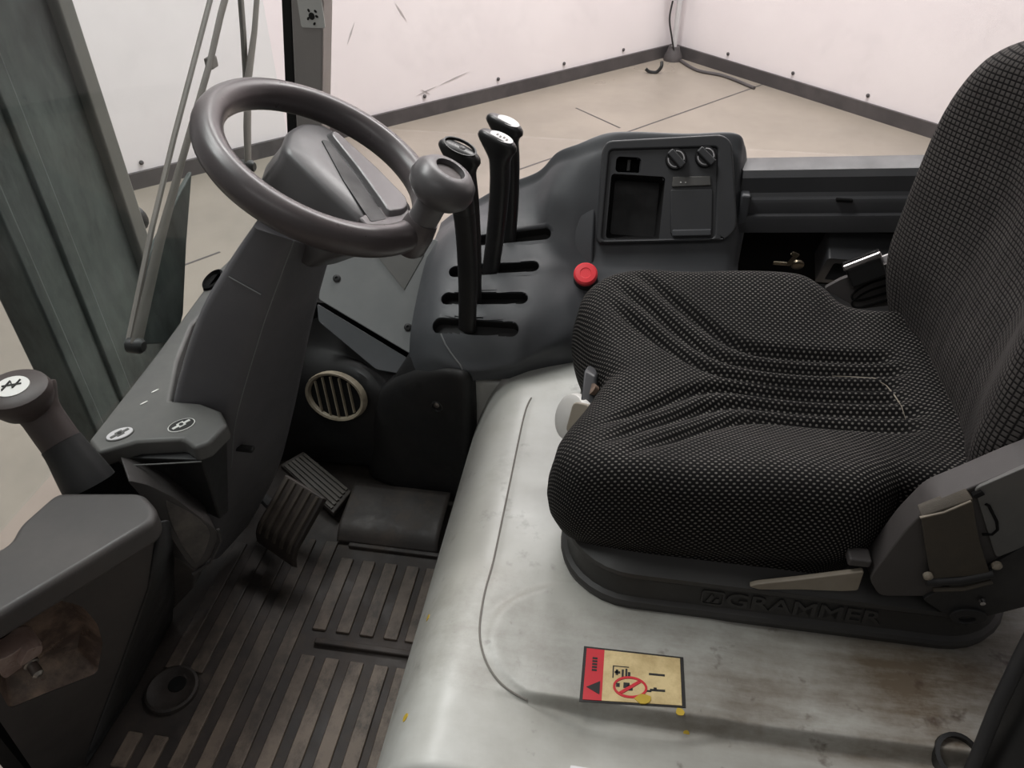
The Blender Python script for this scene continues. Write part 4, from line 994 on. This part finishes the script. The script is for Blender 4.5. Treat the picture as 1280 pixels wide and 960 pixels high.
for h in (.008, .025, .045, .065, .085, .105):
    for i in range(NO):
        g = .006*math.sin(min(1, h/.08)*math.pi)-(.010*sm(.06, .105, h))
        p = OL[i]+nrm_[i]*g; vs.append(V((p.x, SY+p.y, max(.414, ztop[i]-h)))); q = OL[i]+nrm_[i]*(h+.0257); uvs.append((q.x, q.y))
nr_ = RN+6; fs = [(a*NO+i, a*NO+(i+1) % NO, (a+1)*NO+(i+1) % NO, (a+1)*NO+i) for a in range(nr_-1) for i in range(NO)]
vs.append(V((cc.x, SY, cush_top(cc.x, 0)))); uvs.append((cc.x, 0)); fs += [(len(vs)-1, (i+1) % NO, i) for i in range(NO)]
mk('seat_cushion', vs, fs, M['fabric'], ds, ang=80, uv=uvs)
from mathutils.bvhtree import BVHTree
CB = BVHTree.FromPolygons(vs, fs)
def onseat(u, q, up=.001):
    d_ = (P(u, q, d=1)-CAM).normalized(); h = CB.ray_cast(CAM, d_); return h[0]-d_*up
v, f = tubeg([onseat(u, q, .0005) for u, q in ((1040, 470), (1065, 471), (1093, 473), (1108, 482), (1118, 494), (1127, 508), (1132, 524))], [.0003, .0006, .0011, .0007, .001, .0006, .0003], 6); pw = mk('worn_piping', v, f, M['cream'], ds); pw['label'] = 'shiny worn bit of piping at the rear of the cushion'
# --- backrest
al = math.radians(1.0); bo = V((.484, SY, .425)); bu = V((math.sin(al), 0, math.cos(al))); bn = V((-math.cos(al), 0, math.sin(al)))
def bpt(p, q, d): return bo+V((0, 1, 0))*p+bu*q+bn*d
bpts = [(0, .552), (.10, .540), (.174, .502), (.217, .438), (.236, .365), (.245, .27), (.244, .18), (.228, .10), (.190, .035), (.12, .0), (.0, -.01)]
full = bpts+[(-p, q) for p, q in reversed(bpts[1:-1])]
bl_ = cr([V((p, q, 0)) for p, q in full], 14, True); NB = len(bl_); bc_ = V((0, .27, 0))
bnr = []
for i in range(NB):
    t = (bl_[(i+1) % NB]-bl_[i-1]).normalized(); bnr.append(V((t.y, -t.x, 0)))
if bnr[0].dot(bl_[0]-bc_) < 0: bnr = [-q for q in bnr]
def bfront(p, q):
    d = .035+.062*sm(.05, .21, abs(p))*sm(.62, .48, q)*(.2+.8*sm(0, .22, q))
    d += .016*math.exp(-((q-.18)/.1)**2)*sm(.16, .05, abs(p))
    # flutes of the lumbar field
    for y0, dp in ((.0, 1), (.035, 1), (.07, 1), (.105, .8)):
        dd = abs(abs(p)-y0-.10*max(0, q-.30)); d -= .0012*dp*math.exp(-(dd/.012)**2)*sm(.02, .08, q)*sm(.46, .36, q)
    # wrinkles gathering low on the bolster
    d -= .004*math.exp(-((abs(p)-.15-.3*(q-.1))/.012)**2)*sm(.3, .1, q)
    d -= .02*sm(.05, .0, q)
    return d
vs, uvs = [], []; RB = 50
for r in range(1, RB+1):
    k = r/RB
    for i in range(NB):
        p = bc_+(bl_[i]-bc_)*k; edge = (bl_[i]-bc_).length*(1-k); R_ = .05; e = min(edge, R_); drop = R_*(1-math.sqrt(max(0, 1-(1-e/R_)**2)))
        vs.append(bpt(p.x, p.y, bfront(p.x, p.y)-drop)); uvs.append((p.x, p.y))
last = vs[-NB:]
for h in (.012, .03, .055, .08):
    for i in range(NB):
        q = last[i]-bn*h+(V((0, 1, 0))*bnr[i].x+bu*bnr[i].y)*(.004*math.sin(h/.08*math.pi)-.02*sm(.05, .085, h)); vs.append(q); uv_ = bl_[i]+bnr[i]*(h+.03); uvs.append((uv_.x, uv_.y))
nr_ = RB+4; fs = [(a*NB+i, a*NB+(i+1) % NB, (a+1)*NB+(i+1) % NB, (a+1)*NB+i) for a in range(nr_-1) for i in range(NB)]
fs.append(tuple((nr_-1)*NB+i for i in range(NB)))
vs.append(bpt(0, .27, bfront(0, .27))); uvs.append((0, .27)); fs += [(len(vs)-1, (i+1) % NB, i) for i in range(NB)]
mk('backrest', vs, fs, M['fabric2'], ds, ang=80, uv=uvs)
# --- near-side hinge bracket, covers, webbing, lever
yb = SY-.270
hf = Frame((0, yb, 0), (1, 0, 0), (0, 0, 1))
H = lambda u, q, c=0: hf.px(u, q, c)
hp = [H(1098, 742), H(1085, 720), H(1130, 660), H(1165, 625), H(1215, 605), H(1270, 582), H(1330, 560), H(1340, 680), H(1235, 715), H(1180, 742)]
v, f = prismg(rpoly(hp, .01, 3), -.03, .004, hf); br = mk('hinge_bracket', v, f, M['bracket'], ds, bevel=.005, seg=3)
v, f = prismg(rpoly([H(1218, 612, .007), H(1278, 586, .007), H(1335, 562, .007), H(1335, 662, .007), H(1245, 698, .007)], .006, 3), .002, .007, hf); mk('bracket_panel', v, f, M['cover'], ds, bevel=.002)
v, f = prismg(rpoly([H(1150, 742), H(1235, 700), H(1340, 640), H(1340, 735), H(1225, 765), H(1190, 768)], .006, 3), -.028, .008, hf); mk('hinge_cover', v, f, M['black'], ds, bevel=.004)
v, f = tubeg([hf(*H(u, q, .0075), .0075) for u, q in ((1232, 630), (1236, 632), (1246, 652), (1247, 662), (1240, 668), (1228, 668))], .0015, 6); mk('cover_slot', v, f, M['blackhole'], br)
v, f = tubeg([hf(*H(u, q, .0065), .0065) for u, q in ((1217, 619), (1228, 614))], .004, 8); mk('cover_hole', v, f, M['blackhole'], br)
wl_ = [(1148, 636, 1208, 612), (1152, 646, 1216, 624), (1155, 668, 1220, 652), (1158, 690, 1226, 682), (1162, 712, 1234, 706), (1164, 724, 1238, 718)]
rings = []
for i, (u0, q0, u1, q1) in enumerate(wl_):
    c = .012 if i else .004; a0, a1 = H(u0, q0, c), H(u1, q1, c); rings.append([hf(*a0, c), hf(*a1, c), hf(*a1, c-.006), hf(*a0, c-.006)])
v, f = loftg(rings); ws = mk('belt_webbing', v, f, M['strap'], ds, bevel=.001); ws['label'] = 'brown-grey belt webbing looped over the hinge bracket'
v, f = tubeg([hf(*H(u, q, .012), .012) for u, q in ((1150, 647), (1180, 640), (1214, 626))], .0015, 6); mk('webbing_stitch', v, f, M['cream'], ws)
v, f = tubeg([hf(*H(u, q, .012), .010) for u, q in ((1158, 728), (1200, 726), (1242, 718))], .006, 10); mk('webbing_bar', v, f, M['black'], ds)
v, f = tubeg([hf(*H(u, q, .014), .014) for u, q in ((1166, 737), (1205, 736), (1240, 727))], .0025, 8); mk('anchor_edge', v, f, M['strap'], ds)
for (u, q) in ((1160, 720), (1246, 707)):
    a, b = H(u, q, .014); v, f = latheg([(.005, 0), (.005, .004), (.002, .006)], Frame(hf(a, b, .012), hf.x, hf.y), 10); mk('rivet', v, f, M['cream'], ds)
kfr3 = Frame(hf(*H(1208, 765, .004), .0), hf.x, hf.y)
v, f = plateg(ell(0, 0, .02, .014, 20), [ell(0, -.004, .009, .006, 16)], -.006, .012, kfr3); mk('anchor_hook', v, f, M['black'], ds, bevel=.002)
v, f = latheg([(.004, 0), (.003, .004)], Frame(hf(*H(1228, 753, .012), .01), hf.x, hf.y), 10); mk('shiny_pin', v, f, M['chrome'], ds)
cl = [H(935, 731), H(945, 728), H(1000, 722), H(1080, 712), H(1072, 736), H(1052, 737), H(1000, 735), H(948, 735)]
v, f = prismg(rpoly(cl, .003, 2), -.004, .003, hf); lv_ = mk('adjust_lever', v, f, M['cream'], ds, bevel=.002); lv_['label'] = 'worn cream adjusting lever blade'
v, f = boxg(hf(*H(1075, 705), -.01), (.025, .02, .012)); mk('lever_hub', v, f, M['bracket'], ds, bevel=.003)
# --- weight adjuster in front of the cushion
def nframe(o, n, x=(0, 1, 0)):
    n = V(n).normalized(); x = V(x); x = (x-n*x.dot(n)).normalized(); return Frame(o, x, n.cross(x))
wf = nframe(P(711, 521, Y=.845), (-.75, -.45, .45))
v, f = latheg([(.026, -.045), (.034, -.03), (.036, -.008), (.033, .0), (.026, .003), (.001, .004)], wf, 30); ak = mk('adjuster_knob', v, f, M['white'], ds); ak['label'] = 'white round adjuster knob under the cushion front'
q = P(716, 520, Y=.855)
v, f = prismg(rpoly([(-.02, -.022), (.012, -.03), (.022, .0), (.012, .02), (-.012, .022)], .008, 3), -.008, .006, nframe(P(726, 522, Y=.83), (-.3, -.75, .6), (1, 0, 0))); mk('knob_face', v, f, M['cream'], ds, bevel=.003)
v, f = loftg([[P(725, 503, Y=.845), P(744, 518, Y=.84), P(750, 510, Y=.87), P(732, 495, Y=.87)], [P(730, 462, Y=.90), P(745, 470, Y=.89), P(750, 462, Y=.92), P(735, 455, Y=.93)]]); mk('knob_handle', v, f, M['rail'], ds, bevel=.004)
fq = P(740, 488, Y=.872); v, f = latheg([(.009, -.004), (.008, .004), (.001, .005)], Frame(fq, (0, 1, .3), (.6, 0, .8)), 16, 1, 1.4); mk('handle_inlay', v, f, M['rust'], ds)

# --- belt buckle on the far side
bk = thing('belt_buckle', P(1085, 350, Y=1.16), 'black seat belt buckle with chrome top behind the cushion', 'buckle')
b1, b2 = P(1055, 338, Y=1.155), P(1102, 320, Y=1.155)
bf = Frame((b1+b2)/2, b2-b1, (0, .25, 1)); ln = (b2-b1).length
v, f = boxg((0, -.014, 0), (ln*.94, .034, .022), bf); mk('buckle_body', v, f, M['rubber'], bk, bevel=.004)
v, f = boxg((0, .006, .0), (ln*1.02, .010, .027), bf); mk('chrome_rim', v, f, M['chrome'], bk, bevel=.003, seg=3)
v, f = boxg((-.0, .0115, .002), (ln*.82, .001, .008), bf); mk('tongue_slot', v, f, M['blackhole'], bk)
v, f = boxg((ln*.5+.016, -.006, 0), (.034, .011, .006), bf); mk('latch_tongue', v, f, M['silver'], bk, bevel=.001)
hk_ = [bf.px(u, q) for u, q in ((1030, 362), (1052, 350), (1112, 330), (1140, 340), (1125, 382), (1075, 388))]
v, f = prismg(rpoly(hk_, .006, 3), -.02, -.006, bf); bx_ = mk('stalk_cover', v, f, M['bracket'], bk, bevel=.003)
for k in range(2):
    pts = [bf(*bf.px(u, q+9*k), -.005) for u, q in ((1118, 346), (1088, 355), (1068, 367), (1066, 374), (1078, 376), (1112, 366))]
    v, f = tubeg(cr(pts, 4), .0018, 6); mk('cover_groove', v, f, M['blackhole'], bx_)
# --- keys in the tray
ky = thing('ignition_keys', P(985, 335, Y=1.235), 'small dull metal keys on a ring by the dark tray', 'keys')
k0 = P(985, 330, Y=1.24); kf = Frame(k0, (1, 0, 0), (0, -.4, .9))
v, f = boxg((-.012, .0, 0), (.026, .007, .003), kf); mk('key_blade', v, f, M['brass'], ky, bevel=.0008)
v, f = latheg([(.011, -.002), (.011, .002), (.009, .003), (.004, .003)], Frame(kf(.016, .0, 0), kf.x, kf.y), 14); mk('key_bow', v, f, M['brass'], ky)
v, f = boxg((-.001, .014, .004), (.007, .026, .003), Frame(k0, (1, .0, -.35), (.35, -.3, .9))); mk('key_blade', v, f, M['brass'], ky, bevel=.0008)
v, f = boxg((-.004, .028, .004), (.014, .008, .004), Frame(k0, (1, .0, -.35), (.35, -.3, .9))); mk('key_bow', v, f, M['brass'], ky, bevel=.002)

# ================================================================== DOOR SEAL AT LOWER RIGHT
rs = thing('door_seal', P(1210, 960, Z=.33), 'thick black rubber door seal rising at the lower right corner', 'seal')
v, f = tubeg([P(1245, 1010, Z=.30), P(1265, 955, Z=.36), P(1295, 890, Z=.42), P(1325, 830, Z=.48), P(1360, 760, Z=.55)], .034, 16, ry=.03); mk('seal_tube', v, f, M['rubber'], rs)
v, f = tubeg([P(1195, 1010, Z=.32), P(1222, 945, Z=.38), P(1246, 885, Z=.44), P(1276, 822, Z=.50), P(1318, 740, Z=.57)], .007, 10); mk('seal_lip', v, f, M['black'], rs)
ef = Frame(P(1195, 945, Z=.345), (1, 0, 0), (0, 1, .4))
v, f = latheg([(.020, -.03), (.0235, .0), (.0235, .006), (.019, .007), (.017, -.02), (.001, -.02)], ef, 24); mk('seal_end', v, f, M['rubber'], rs)
